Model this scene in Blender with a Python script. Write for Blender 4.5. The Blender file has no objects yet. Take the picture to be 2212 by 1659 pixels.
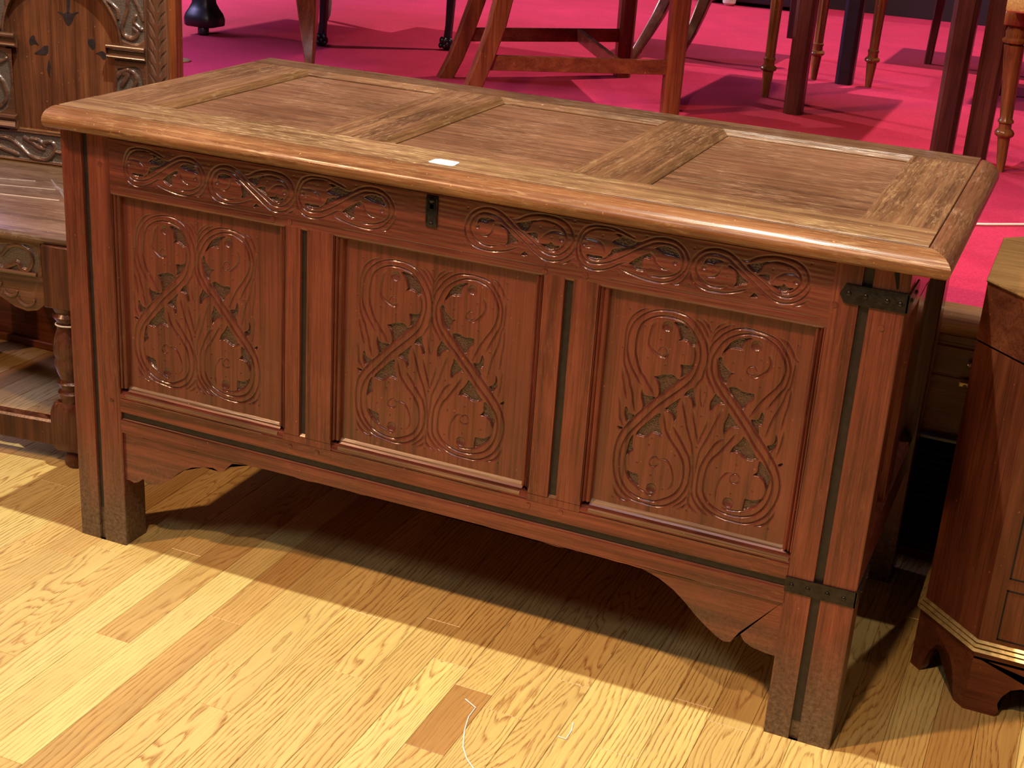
import bpy, bmesh, math, random, json
import numpy as np
from mathutils import Vector, Matrix
random.seed(7)
SC = bpy.context.scene
COL = SC.collection
PI = math.pi

# ---------------------------------------------------------------- camera
def setup_camera():
    cd = bpy.data.cameras.new('camera'); co = bpy.data.objects.new('camera', cd); COL.objects.link(co)
    right = (0.9172757, 0.3931875, 0.0633152); down = (0.2003226, -0.3181188, -0.9266452); fwd = (-0.3442036, 0.8626726, -0.3705670)
    m = Matrix(((right[0], -down[0], -fwd[0], 1.4724), (right[1], -down[1], -fwd[1], -1.7330), (right[2], -down[2], -fwd[2], 1.1913), (0, 0, 0, 1)))
    co.matrix_world = m
    cd.sensor_fit = 'HORIZONTAL'; cd.sensor_width = 36.0; cd.lens = 3048.13 / 2212 * 36.0
    cd.clip_start = 0.02; cd.clip_end = 60
    SC.camera = co
setup_camera()
vs = SC.view_settings
vs.view_transform = 'Standard'; vs.look = 'None'; vs.gamma = 1.0; vs.use_curve_mapping = False
vs.exposure = 0.0

# ---------------------------------------------------------------- world and lights
w = bpy.data.worlds.new('room_ambience'); SC.world = w; w.use_nodes = True
w.node_tree.nodes['Background'].inputs[0].default_value = (0.75, 0.62, 0.60, 1)
w.node_tree.nodes['Background'].inputs[1].default_value = 0.045

def aim(o, tgt):
    o.rotation_euler = (Vector(tgt) - o.location).to_track_quat('-Z', 'Y').to_euler()
def spot(name, loc, tgt, power, size, color, radius=0.03, blend=0.5):
    l = bpy.data.lights.new(name, 'SPOT'); l.energy = power; l.spot_size = math.radians(size); l.spot_blend = blend
    l.color = color; l.shadow_soft_size = radius
    o = bpy.data.objects.new(name, l); COL.objects.link(o); o.location = loc; aim(o, tgt); return o
def area(name, loc, tgt, power, sx, sy, color):
    l = bpy.data.lights.new(name, 'AREA'); l.shape = 'RECTANGLE'; l.size = sx; l.size_y = sy; l.energy = power; l.color = color
    o = bpy.data.objects.new(name, l); COL.objects.link(o); o.location = loc; aim(o, tgt); return o
spot('ceiling_spotlight', (0.66, -0.17, 3.2), (0.55, -0.20, 0.0), 375, 88, (1.0, 0.97, 0.82), 0.015, 0.5)
spot('front_spotlight', (1.05, -1.85, 3.2), (0.80, 0.0, 0.3), 160, 80, (1.0, 0.64, 0.38), 0.06, 0.6)
spot('left_spotlight', (-4.3, -4.9, 8.2), (2.0, 0.9, 0.3), 2900, 32, (1.0, 0.53, 0.28), 0.20, 1.0)
spot('side_spotlight', (5.0, -1.0, 3.2), (1.1, 0.15, 0.0), 40, 40, (1.0, 0.60, 0.32), 0.10, 0.6)
spot('platform_spotlight', (-4.8, 4.3, 3.2), (0.1, 3.1, 0.46), 950, 42, (1.0, 0.78, 0.76), 0.03, 0.4)
spot('platform_spotlight', (1.2, 3.9, 4.2), (0.9, 3.6, 0.46), 620, 66, (1.0, 0.80, 0.76), 0.03, 0.5)
spot('platform_spotlight', (1.9, 2.4, 3.6), (1.33, 0.72, 0.46), 110, 24, (1.0, 0.80, 0.60), 0.03, 0.6)  # extra unseen lamp, added to brighten the platform nosing
wd = area('window_daylight', (-4.0, 1.9, 3.0), (-0.6, 2.4, 0.46), 80, 2.6, 1.3, (0.56, 0.48, 1.0)); wd.data.spread = math.radians(75)
area('highlight_fill', (0.0, -3.2, 3.8), (0.7, 0.0, 0.45), 26, 0.8, 0.6, (0.88, 0.88, 1.0))  # added soft fill light that widens the highlights on the carving

# ---------------------------------------------------------------- materials
def nt(name):
    m = bpy.data.materials.new(name); m.use_nodes = True
    t = m.node_tree; return m, t, t.nodes['Principled BSDF']
def node(t, kind, **kw):
    n = t.nodes.new(kind)
    for k, v in kw.items():
        if k.startswith('i_'):
            key = k[2:]; key = int(key) if key.isdigit() else key.replace('_', ' ')
            n.inputs[key].default_value = v
        else: setattr(n, k, v)
    return n
def ramp(t, stops):
    r = t.nodes.new('ShaderNodeValToRGB'); e = r.color_ramp.elements
    while len(e) > 1: e.remove(e[-1])
    e[0].position = stops[0][0]; c = stops[0][1]; e[0].color = (c[0], c[1], c[2], 1) if hasattr(c, '__len__') else (c, c, c, 1)
    for p, c in stops[1:]:
        x = e.new(p); x.color = (c[0], c[1], c[2], 1) if hasattr(c, '__len__') else (c, c, c, 1)
    return r
def mixc(t, fac, a, b, mode='MIX'):
    n = t.nodes.new('ShaderNodeMix'); n.data_type = 'RGBA'; n.blend_type = mode
    if isinstance(fac, (int, float)): n.inputs[0].default_value = fac
    else: t.links.new(fac, n.inputs[0])
    for s, i in ((a, 6), (b, 7)):
        if isinstance(s, tuple): n.inputs[i].default_value = (s[0], s[1], s[2], 1)
        else: t.links.new(s, n.inputs[i])
    return n.outputs[2]
def mth(t, op, a, b=None, clamp=False):
    n = t.nodes.new('ShaderNodeMath'); n.operation = op; n.use_clamp = clamp
    for s, i in ((a, 0), (b, 1)):
        if s is None: continue
        if isinstance(s, (int, float)): n.inputs[i].default_value = s
        else: t.links.new(s, n.inputs[i])
    return n.outputs[0]
def coords(t, scale):
    tc = t.nodes.new('ShaderNodeTexCoord'); mp = t.nodes.new('ShaderNodeMapping')
    mp.inputs['Scale'].default_value = scale; t.links.new(tc.outputs['Object'], mp.inputs['Vector'])
    return mp.outputs['Vector'], tc
def noise(t, vec, scale, detail=3, rough=0.5, dist=0.0):
    n = node(t, 'ShaderNodeTexNoise', i_Scale=scale, i_Detail=detail, i_Roughness=rough, i_Distortion=dist)
    t.links.new(vec, n.inputs['Vector']); return n.outputs['Fac']

def wood(name, dark, mid, light, axis='x', rough=0.32, worn=None, worn_amt=0.5, grime=False, bump=0.25, relief=False, fine=1.0, streak=0.5, coat=0.0, dust=None):
    """aged timber: grain along one axis, pores, broad tonal drift, worn patches, grime near the floor"""
    m, t, bs = nt(name)
    along, across = 2.0, 34.0 * fine
    sc = {'x': (along, across, across), 'y': (across, along, across), 'z': (across, across, along)}[axis]
    v, tc = coords(t, sc)
    g = noise(t, v, 1.0, 5, 0.62, 0.6)
    c = ramp(t, [(0.30, dark), (0.50, mid), (0.72, light)]); t.links.new(g, c.inputs[0])
    sc2 = {'x': (9, 420, 420), 'y': (420, 9, 420), 'z': (420, 420, 9)}[axis]
    v2, _ = coords(t, sc2)
    p = noise(t, v2, 1.0, 2, 0.5)
    pr = ramp(t, [(0.36, 0.35), (0.50, 1.0)]); t.links.new(p, pr.inputs[0])
    col = mixc(t, streak, c.outputs[0], pr.outputs[0], 'MULTIPLY')
    v3, _ = coords(t, (1, 1, 1))
    b = noise(t, v3, 5.0, 4, 0.6)
    br = ramp(t, [(0.35, 0.72), (0.65, 1.15)]); t.links.new(b, br.inputs[0])
    col = mixc(t, 0.8, col, br.outputs[0], 'MULTIPLY')
    rv = rough
    if worn:
        sc4 = {'x': (30, 260, 260), 'y': (260, 30, 260), 'z': (260, 260, 30)}[axis]
        v4, _ = coords(t, sc4)
        w1 = noise(t, v4, 1.0, 6, 0.75, 0.4)
        w2 = noise(t, v3, 7.0, 3, 0.6)
        wr = ramp(t, [(0.50, 0.0), (0.66, 1.0)]); t.links.new(w1, wr.inputs[0])
        w2r = ramp(t, [(0.38, 0.15), (0.62, 1.0)]); t.links.new(w2, w2r.inputs[0])
        fac = mth(t, 'MULTIPLY', wr.outputs[0], w2r.outputs[0])
        fac = mth(t, 'MULTIPLY', fac, worn_amt)
        col = mixc(t, fac, col, worn)
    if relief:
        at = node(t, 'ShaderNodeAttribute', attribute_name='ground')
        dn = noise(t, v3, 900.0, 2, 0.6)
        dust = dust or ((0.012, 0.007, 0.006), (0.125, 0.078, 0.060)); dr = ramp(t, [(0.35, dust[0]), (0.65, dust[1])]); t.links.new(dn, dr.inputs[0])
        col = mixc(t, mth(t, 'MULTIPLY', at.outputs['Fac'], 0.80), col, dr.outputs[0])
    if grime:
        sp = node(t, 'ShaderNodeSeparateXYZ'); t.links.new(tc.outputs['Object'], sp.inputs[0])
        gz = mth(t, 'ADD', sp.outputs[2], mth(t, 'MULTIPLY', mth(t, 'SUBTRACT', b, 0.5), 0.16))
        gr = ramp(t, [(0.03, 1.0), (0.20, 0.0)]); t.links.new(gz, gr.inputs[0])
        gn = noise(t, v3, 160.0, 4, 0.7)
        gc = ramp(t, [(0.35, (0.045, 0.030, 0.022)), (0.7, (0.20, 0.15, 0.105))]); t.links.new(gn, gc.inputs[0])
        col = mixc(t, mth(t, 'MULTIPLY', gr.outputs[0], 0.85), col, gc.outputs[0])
    # small pale nicks
    nk = noise(t, v3, 170.0, 1, 0.5)
    nr = ramp(t, [(0.765, 0.0), (0.80, 1.0)]); t.links.new(nk, nr.inputs[0])
    col = mixc(t, mth(t, 'MULTIPLY', nr.outputs[0], 0.5), col, (light[0] * 2.6, light[1] * 2.8, light[2] * 3.0))
    t.links.new(col, bs.inputs['Base Color'])
    rr = ramp(t, [(0.3, rv * 0.85), (0.7, min(1, rv * 1.3))]); t.links.new(b, rr.inputs[0])
    t.links.new(rr.outputs[0], bs.inputs['Roughness'])
    bs.inputs['Coat Weight'].default_value = coat; bs.inputs['Specular IOR Level'].default_value = 0.35; bs.inputs['Coat Roughness'].default_value = 0.13
    bp = node(t, 'ShaderNodeBump', i_Strength=bump, i_Distance=0.0008)
    t.links.new(mth(t, 'ADD', mth(t, 'MULTIPLY', g, 0.6), mth(t, 'MULTIPLY', pr.outputs[0], 0.5)), bp.inputs['Height'])
    t.links.new(bp.outputs[0], bs.inputs['Normal'])
    return m

def plain(name, col, rough=0.5, metal=0.0, nscale=40, namt=0.25, bump=0.0):
    m, t, bs = nt(name)
    v, _ = coords(t, (1, 1, 1)); n = noise(t, v, nscale, 3, 0.6)
    r = ramp(t, [(0.3, tuple(c * (1 - namt) for c in col)), (0.7, tuple(min(1, c * (1 + namt)) for c in col))]); t.links.new(n, r.inputs[0])
    t.links.new(r.outputs[0], bs.inputs['Base Color']); bs.inputs['Roughness'].default_value = rough; bs.inputs['Metallic'].default_value = metal
    if bump:
        b = node(t, 'ShaderNodeBump', i_Strength=bump, i_Distance=0.001); t.links.new(n, b.inputs['Height']); t.links.new(b.outputs[0], bs.inputs['Normal'])
    return m

def parquet():
    m, t, bs = nt('oak_strip_flooring')
    tc = node(t, 'ShaderNodeTexCoord'); oi = node(t, 'ShaderNodeObjectInfo')
    cx = node(t, 'ShaderNodeCombineXYZ')
    t.links.new(mth(t, 'MULTIPLY', oi.outputs['Random'], 37.0), cx.inputs[0]); t.links.new(mth(t, 'MULTIPLY', oi.outputs['Random'], 91.0), cx.inputs[1])
    va = node(t, 'ShaderNodeVectorMath', operation='ADD'); t.links.new(tc.outputs['Object'], va.inputs[0]); t.links.new(cx.outputs[0], va.inputs[1])
    def mp(s):
        q = node(t, 'ShaderNodeMapping'); q.inputs['Scale'].default_value = s; t.links.new(va.outputs[0], q.inputs['Vector']); return q.outputs[0]
    sep = node(t, 'ShaderNodeSeparateXYZ'); t.links.new(va.outputs[0], sep.inputs[0])
    oc = node(t, 'ShaderNodeSeparateColor'); t.links.new(oi.outputs['Color'], oc.inputs[0])
    # growth rings as contour lines of a slowly varying field: straight on some strips, cathedral arches on others
    f1 = noise(t, mp((11, 1.7, 1)), 1.0, 2, 0.45, 0.3)
    f2 = noise(t, mp((60, 9, 1)), 1.0, 3, 0.6)
    hh = mth(t, 'ADD', mth(t, 'MULTIPLY', f1, mth(t, 'MULTIPLY', oc.outputs[1], 22.0)), mth(t, 'MULTIPLY', sep.outputs[0], mth(t, 'SUBTRACT', 150.0, mth(t, 'MULTIPLY', oc.outputs[1], 70.0))))
    hh = mth(t, 'ADD', hh, mth(t, 'MULTIPLY', f2, 1.6))
    fr = mth(t, 'FRACT', hh)
    line = ramp(t, [(0.0, 0.0), (0.55, 0.05), (0.86, 1.0), (1.0, 0.0)]); t.links.new(fr, line.inputs[0])
    pore = noise(t, mp((620, 26, 1)), 1.0, 2, 0.5)
    pw = ramp(t, [(0.46, 1.0), (0.60, 0.0)]); t.links.new(pore, pw.inputs[0])
    pf = mth(t, 'MULTIPLY', line.outputs[0], mth(t, 'ADD', mth(t, 'MULTIPLY', pw.outputs[0], 0.75), 0.25))
    fine = noise(t, mp((260, 5, 1)), 1.0, 3, 0.6)
    fr2 = ramp(t, [(0.3, 0.88), (0.7, 1.08)]); t.links.new(fine, fr2.inputs[0])
    tone = ramp(t, [(0.0, (0.45, 0.25, 0.080)), (0.35, (0.60, 0.40, 0.135)), (0.7, (0.68, 0.50, 0.175)), (1.0, (0.76, 0.60, 0.22))])
    t.links.new(oc.outputs[0], tone.inputs[0])
    col = mixc(t, 1.0, tone.outputs[0], fr2.outputs[0], 'MULTIPLY')
    big = noise(t, mp((9, 2.2, 1)), 1.0, 3, 0.6); bg = ramp(t, [(0.3, 0.86), (0.7, 1.10)]); t.links.new(big, bg.inputs[0])
    col = mixc(t, 1.0, col, bg.outputs[0], 'MULTIPLY')
    col = mixc(t, mth(t, 'MULTIPLY', pf, mth(t, 'ADD', mth(t, 'MULTIPLY', oc.outputs[2], 0.50), 0.50)), col, (0.28, 0.115, 0.030))
    t.links.new(col, bs.inputs['Base Color'])
    bs.inputs['Roughness'].default_value = 0.27
    b = node(t, 'ShaderNodeBump', i_Strength=0.12, i_Distance=0.0006); t.links.new(mth(t, 'SUBTRACT', 1.0, pf), b.inputs['Height']); t.links.new(b.outputs[0], bs.inputs['Normal'])
    return m

def carpet_mat():
    m, t, bs = nt('crimson_carpet')
    v, _ = coords(t, (1, 1, 1))
    n1 = noise(t, v, 300, 3, 0.8); n2 = noise(t, v, 6, 4, 0.6)
    a = ramp(t, [(0.25, (0.28, 0.004, 0.028)), (0.75, (0.66, 0.030, 0.095))]); t.links.new(n1, a.inputs[0])
    b = ramp(t, [(0.3, 0.86), (0.7, 1.08)]); t.links.new(n2, b.inputs[0])
    t.links.new(mixc(t, 1.0, a.outputs[0], b.outputs[0], 'MULTIPLY'), bs.inputs['Base Color'])
    bs.inputs['Roughness'].default_value = 0.95; bs.inputs['Specular IOR Level'].default_value = 0.15
    bs.inputs['Sheen Weight'].default_value = 0.07; bs.inputs['Sheen Roughness'].default_value = 0.5; bs.inputs['Sheen Tint'].default_value = (1, 0.6, 0.65, 1)
    bb = node(t, 'ShaderNodeBump', i_Strength=0.6, i_Distance=0.003); t.links.new(n1, bb.inputs['Height']); t.links.new(bb.outputs[0], bs.inputs['Normal'])
    return m

D0, D1, D2 = (0.070, 0.017, 0.011), (0.175, 0.043, 0.028), (0.265, 0.073, 0.045)
M = {}
for ax in 'xyz':
    M['oak_' + ax] = wood('dark_carved_oak_' + ax, D0, D1, D2, ax, 0.30, worn=(0.38, 0.15, 0.08), worn_amt=0.35, grime=True, coat=0.35, fine=1.8)
M['oak_panel'] = wood('dark_oak_panel', D0, D1, (0.20, 0.055, 0.038), 'z', 0.27, relief=True, bump=0.10, worn=(0.30, 0.11, 0.06), worn_amt=0.15, coat=0.6, fine=2.2, streak=0.35)
M['oak_rail'] = wood('dark_oak_rail', D0, (0.17, 0.046, 0.033), D2, 'x', 0.26, relief=True, bump=0.10, worn=(0.34, 0.12, 0.065), worn_amt=0.2, coat=0.6, fine=2.0)
for ax in 'xy':
    M['lid_' + ax] = wood('worn_oak_lid_' + ax, (0.085, 0.036, 0.016), (0.170, 0.080, 0.034), (0.245, 0.125, 0.056), ax, 0.36, worn=(0.42, 0.27, 0.13), worn_amt=0.6, bump=0.5, fine=2.2)
M['lid_back'] = wood('lid_back_oak', (0.10, 0.045, 0.020), (0.18, 0.088, 0.040), (0.26, 0.140, 0.066), 'x', 0.26, worn=(0.50, 0.38, 0.23), worn_amt=0.5, bump=0.5, fine=2.2, coat=0.7)
M['lid_panel'] = wood('lid_panel_oak', (0.10, 0.042, 0.020), (0.165, 0.073, 0.034), (0.225, 0.108, 0.052), 'x', 0.36, worn=(0.60, 0.42, 0.24), worn_amt=0.45, bump=0.4, fine=1.6)
M['lid_front'] = wood('lid_front_oak', (0.12, 0.055, 0.024), (0.22, 0.115, 0.050), (0.31, 0.180, 0.080), 'x', 0.34, worn=(0.66, 0.48, 0.25), worn_amt=0.8, bump=0.5, fine=2.2)
M['nosing'] = wood('polished_oak_nosing', (0.13, 0.050, 0.019), (0.21, 0.088, 0.035), (0.30, 0.145, 0.062), 'x', 0.20, worn=(0.55, 0.38, 0.18), worn_amt=0.45, bump=0.3)
M['nosing_y'] = wood('polished_oak_nosing_y', (0.11, 0.040, 0.018), (0.17, 0.070, 0.032), (0.24, 0.11, 0.055), 'y', 0.28, worn=(0.42, 0.28, 0.16), worn_amt=0.5, bump=0.3)
M['dark'] = plain('black_stain_and_gap_shade', (0.016, 0.011, 0.011), 0.5, 0, 90, 0.5)
M['iron'] = plain('black_wrought_iron', (0.030, 0.026, 0.026), 0.28, 0.6, 120, 0.4, 0.5)
M['void'] = plain('keyhole_dark', (0.004, 0.003, 0.003), 0.8)
S0, S1, S2 = (0.045, 0.020, 0.013), (0.12, 0.050, 0.028), (0.20, 0.085, 0.045)
for ax in 'xz':
    M['wains_' + ax] = wood('carved_brown_oak_' + ax, S0, S1, S2, ax, 0.24, relief=True, bump=0.2, coat=0.4, dust=((0.035, 0.030, 0.028), (0.20, 0.175, 0.15)))
M['wains_seat'] = wood('worn_brown_seat', (0.09, 0.045, 0.026), (0.16, 0.085, 0.050), (0.24, 0.14, 0.085), 'x', 0.30, worn=(0.42, 0.29, 0.18), worn_amt=0.6, bump=0.4)
M['wains_leg'] = wood('turned_brown_oak', (0.03, 0.010, 0.006), (0.08, 0.024, 0.013), (0.14, 0.050, 0.025), 'z', 0.25)
M['arch'] = wood('reddish_arch_panel', (0.075, 0.026, 0.013), (0.16, 0.056, 0.024), (0.25, 0.095, 0.040), 'z', 0.30, bump=0.1)
M['inlay'] = plain('dark_bog_oak_inlay', (0.030, 0.020, 0.022), 0.35, 0, 60, 0.4)
M['mahog'] = wood('red_mahogany', (0.12, 0.028, 0.010), (0.20, 0.055, 0.018), (0.30, 0.095, 0.032), 'z', 0.24, bump=0.1)
M['mahog_dark'] = wood('dark_mahogany', (0.040, 0.012, 0.010), (0.075, 0.022, 0.016), (0.11, 0.036, 0.024), 'z', 0.30, bump=0.1)
M['mahog_x'] = wood('red_mahogany_rail', (0.12, 0.028, 0.010), (0.20, 0.055, 0.018), (0.30, 0.095, 0.032), 'x', 0.24, bump=0.1)
M['mahog_mid'] = wood('reddish_mahogany', (0.07, 0.018, 0.010), (0.12, 0.034, 0.016), (0.18, 0.058, 0.026), 'z', 0.24, bump=0.1)
M['walnut'] = wood('turned_walnut', (0.10, 0.035, 0.010), (0.20, 0.075, 0.020), (0.33, 0.14, 0.04), 'z', 0.18, bump=0.1)
M['ebony'] = plain('black_lacquered_wood', (0.012, 0.009, 0.013), 0.38, 0, 30, 0.3)
M['cabinet'] = wood('cellarette_mahogany', (0.085, 0.020, 0.009), (0.15, 0.040, 0.016), (0.22, 0.065, 0.025), 'x', 0.30, bump=0.1)
M['cabinet_z'] = wood('cellarette_mahogany_z', (0.085, 0.020, 0.009), (0.15, 0.040, 0.016), (0.22, 0.065, 0.025), 'z', 0.30, bump=0.1)
M['cabinet_top'] = wood('faded_mahogany_top', (0.14, 0.062, 0.018), (0.20, 0.098, 0.030), (0.27, 0.145, 0.050), 'x', 0.38, bump=0.1)
M['brass'] = plain('aged_brass', (0.70, 0.52, 0.20), 0.36, 0.7, 90, 0.3)
M['riser'] = wood('riser_mahogany', (0.15, 0.040, 0.013), (0.24, 0.070, 0.020), (0.34, 0.11, 0.034), 'x', 0.25, bump=0.1)
M['nose'] = wood('honey_oak_nosing', (0.58, 0.28, 0.085), (0.70, 0.38, 0.12), (0.80, 0.48, 0.17), 'x', 0.22, bump=0.1)
M['vent'] = plain('black_vent_metal', (0.016, 0.018, 0.024), 0.40, 0.4, 60, 0.3)
M['vent_edge'] = plain('grey_vent_edge', (0.16, 0.17, 0.20), 0.35, 0.5, 60, 0.2)
M['paper'] = plain('white_paper', (0.85, 0.85, 0.86), 0.6, 0, 60, 0.03)
M['cord'] = plain('white_plastic_cord', (0.80, 0.72, 0.62), 0.45, 0, 60, 0.04)
M['string'] = plain('white_cotton_string', (0.80, 0.78, 0.74), 0.8, 0, 400, 0.15)
M['wall'] = plain('dark_wall', (0.020, 0.010, 0.012), 0.7, 0, 3, 0.3)
M['cream'] = plain('cream_paint', (0.60, 0.52, 0.40), 0.4, 0, 60, 0.1)
M['grey'] = plain('grey_paint', (0.22, 0.22, 0.20), 0.4, 0, 60, 0.1)
M['rush'] = plain('yellow_woven_seat', (0.62, 0.47, 0.16), 0.75, 0, 200, 0.3, 0.6)
M['ledge'] = wood('worn_highlit_ledge', (0.09, 0.048, 0.026), (0.21, 0.125, 0.070), (0.38, 0.27, 0.17), 'x', 0.25, bump=0.3, coat=0.5, fine=2.5)  # worn wood, colour also lightened to paint in the ledge highlights
M['incised'] = plain('incised_line_glint', (0.24, 0.20, 0.17), 0.3)  # pale colour stands in for the reflection along the shiny seat grooves
M['floor'] = parquet()
M['carpet'] = carpet_mat()
M['plain_wall'] = plain('warm_grey_wall', (0.35, 0.30, 0.27), 0.8, 0, 3, 0.1)

# ---------------------------------------------------------------- object helpers
def tag(o, label=None, cat=None, group=None, kind=None):
    if label: o['label'] = label
    if cat: o['category'] = cat
    if group: o['group'] = group
    if kind: o['kind'] = kind
    return o
def thing(name, label, cat, loc=(0, 0, 0), rz=0.0, group=None):
    o = bpy.data.objects.new(name, None); COL.objects.link(o); o.empty_display_size = 0.05
    o.location = loc; o.rotation_euler = (0, 0, rz); return tag(o, label, cat, group)
def put(name, bm, mat, parent=None, smooth=False, sharp=35):
    me = bpy.data.meshes.new(name)
    bmesh.ops.recalc_face_normals(bm, faces=bm.faces[:])
    if smooth:
        for f in bm.faces: f.smooth = True
        a = math.radians(sharp)
        for e in bm.edges:
            if len(e.link_faces) == 2 and e.calc_face_angle(0) > a: e.smooth = False
    bm.to_mesh(me); bm.free(); me.materials.append(mat)
    o = bpy.data.objects.new(name, me); COL.objects.link(o)
    if parent: o.parent = parent
    return o
def box(bm, x0, x1, y0, y1, z0, z1, bev=0.0, seg=1):
    b = bmesh.new()
    vs_ = [b.verts.new((x, y, z)) for x in (x0, x1) for y in (y0, y1) for z in (z0, z1)]
    for q in ((0, 1, 3, 2), (4, 6, 7, 5), (0, 4, 5, 1), (2, 3, 7, 6), (0, 2, 6, 4), (1, 5, 7, 3)): b.faces.new([vs_[i] for i in q])
    if bev: bmesh.ops.bevel(b, geom=b.edges[:], offset=bev, segments=seg, affect='EDGES', profile=0.6)
    merge(bm, b)
def merge(bm, b, mat=None):
    if mat is not None: bmesh.ops.transform(b, matrix=mat, verts=b.verts[:])
    mp = {}
    for v in b.verts: mp[v] = bm.verts.new(v.co)
    for f in b.faces: bm.faces.new([mp[v] for v in f.verts])
    b.free()
def prism(bm, prof, axis, a0, a1):
    """closed profile extruded along an axis; prof is (y,z) for x, (x,z) for y, (x,y) for z"""
    def P(p, a): return {'x': (a, p[0], p[1]), 'y': (p[0], a, p[1]), 'z': (p[0], p[1], a)}[axis]
    A = [bm.verts.new(P(p, a0)) for p in prof]; B = [bm.verts.new(P(p, a1)) for p in prof]
    n = len(prof)
    for i in range(n): bm.faces.new((A[i], A[(i + 1) % n], B[(i + 1) % n], B[i]))
    for L in (A, B):
        f = bm.faces.new(L)
        bmesh.ops.triangulate(bm, faces=[f], ngon_method='EAR_CLIP')
def lathe(bm, prof, cx, cy, seg=20, flutes=0, fd=0.0, fz=(0, 0), lean=(0, 0)):
    """prof: (radius, z) from bottom to top"""
    z0 = prof[0][1]; rings = []
    for r, z in prof:
        ox, oy = cx + lean[0] * (z - z0), cy + lean[1] * (z - z0); ring = []
        for i in range(seg):
            a = 2 * PI * i / seg; rr = r
            if flutes and fz[0] < z < fz[1]: rr = r - fd * (0.5 - 0.5 * math.cos(flutes * a))
            ring.append(bm.verts.new((ox + rr * math.cos(a), oy + rr * math.sin(a), z)))
        rings.append(ring)
    for a, b in zip(rings, rings[1:]):
        for i in range(seg): bm.faces.new((a[i], a[(i + 1) % seg], b[(i + 1) % seg], b[i]))
    bm.faces.new(rings[0][::-1]); bm.faces.new(rings[-1])
def loft(bm, rings):
    R_ = [[bm.verts.new(p) for p in r] for r in rings]; n = len(R_[0])
    for a, b in zip(R_, R_[1:]):
        for i in range(n): bm.faces.new((a[i], a[(i + 1) % n], b[(i + 1) % n], b[i]))
    bm.faces.new(R_[0][::-1]); bm.faces.new(R_[-1])
def leg_path(bm, pts, ex, chamfer=0.006):
    """square section leg through points (x,y,z,halfwidth[,halfdepth]); ex = unit direction of its width"""
    ey = (-ex[1], ex[0]); rings = []
    for p in pts:
        x, y, z, hw = p[:4]; hd = p[4] if len(p) > 4 else hw; c = min(chamfer, hw * .4)
        sq = [(-hw + c, -hd), (hw - c, -hd), (hw, -hd + c), (hw, hd - c), (hw - c, hd), (-hw + c, hd), (-hw, hd - c), (-hw, -hd + c)]
        rings.append([(x + a * ex[0] + b * ey[0], y + a * ex[1] + b * ey[1], z) for a, b in sq])
    loft(bm, rings)
def bar(bm, p, q, hw, hh, bev=0.0):
    """rectangular bar from p to q"""
    p, q = Vector(p), Vector(q); d = (q - p); L = d.length; d.normalize()
    s = d.cross(Vector((0, 0, 1))); s.normalize(); u = s.cross(d)
    b = bmesh.new(); box(b, 0, L, -hw, hw, -hh, hh, bev)
    m = Matrix((d, s, u)).transposed().to_4x4(); m.translation = p
    merge(bm, b, m)
def tube(bm, pts, r, seg=8):
    pts = [Vector(p) for p in pts]; rings = []
    for i, p in enumerate(pts):
        d = (pts[min(i + 1, len(pts) - 1)] - pts[max(i - 1, 0)]).normalized()
        s = d.cross(Vector((0, 0, 1)));
        if s.length < 1e-4: s = Vector((1, 0, 0))
        s.normalize(); u = s.cross(d); rr = r[i] if isinstance(r, (list, tuple)) else r
        rings.append([p + s * rr * math.cos(2 * PI * k / seg) + u * rr * math.sin(2 * PI * k / seg) for k in range(seg)])
    loft(bm, rings)
def ball(bm, c, r, seg=12, sc=(1, 1, 1)):
    b = bmesh.new(); bmesh.ops.create_uvsphere(b, u_segments=seg, v_segments=max(6, seg * 2 // 3), radius=r)
    merge(bm, b, Matrix.Translation(c) @ Matrix.Diagonal((*sc, 1)))
def part(name, mat, parent, fn, smooth=False, **kw):
    bm = bmesh.new(); fn(bm); return put(name, bm, M[mat] if isinstance(mat, str) else mat, parent, smooth, **kw)

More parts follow.
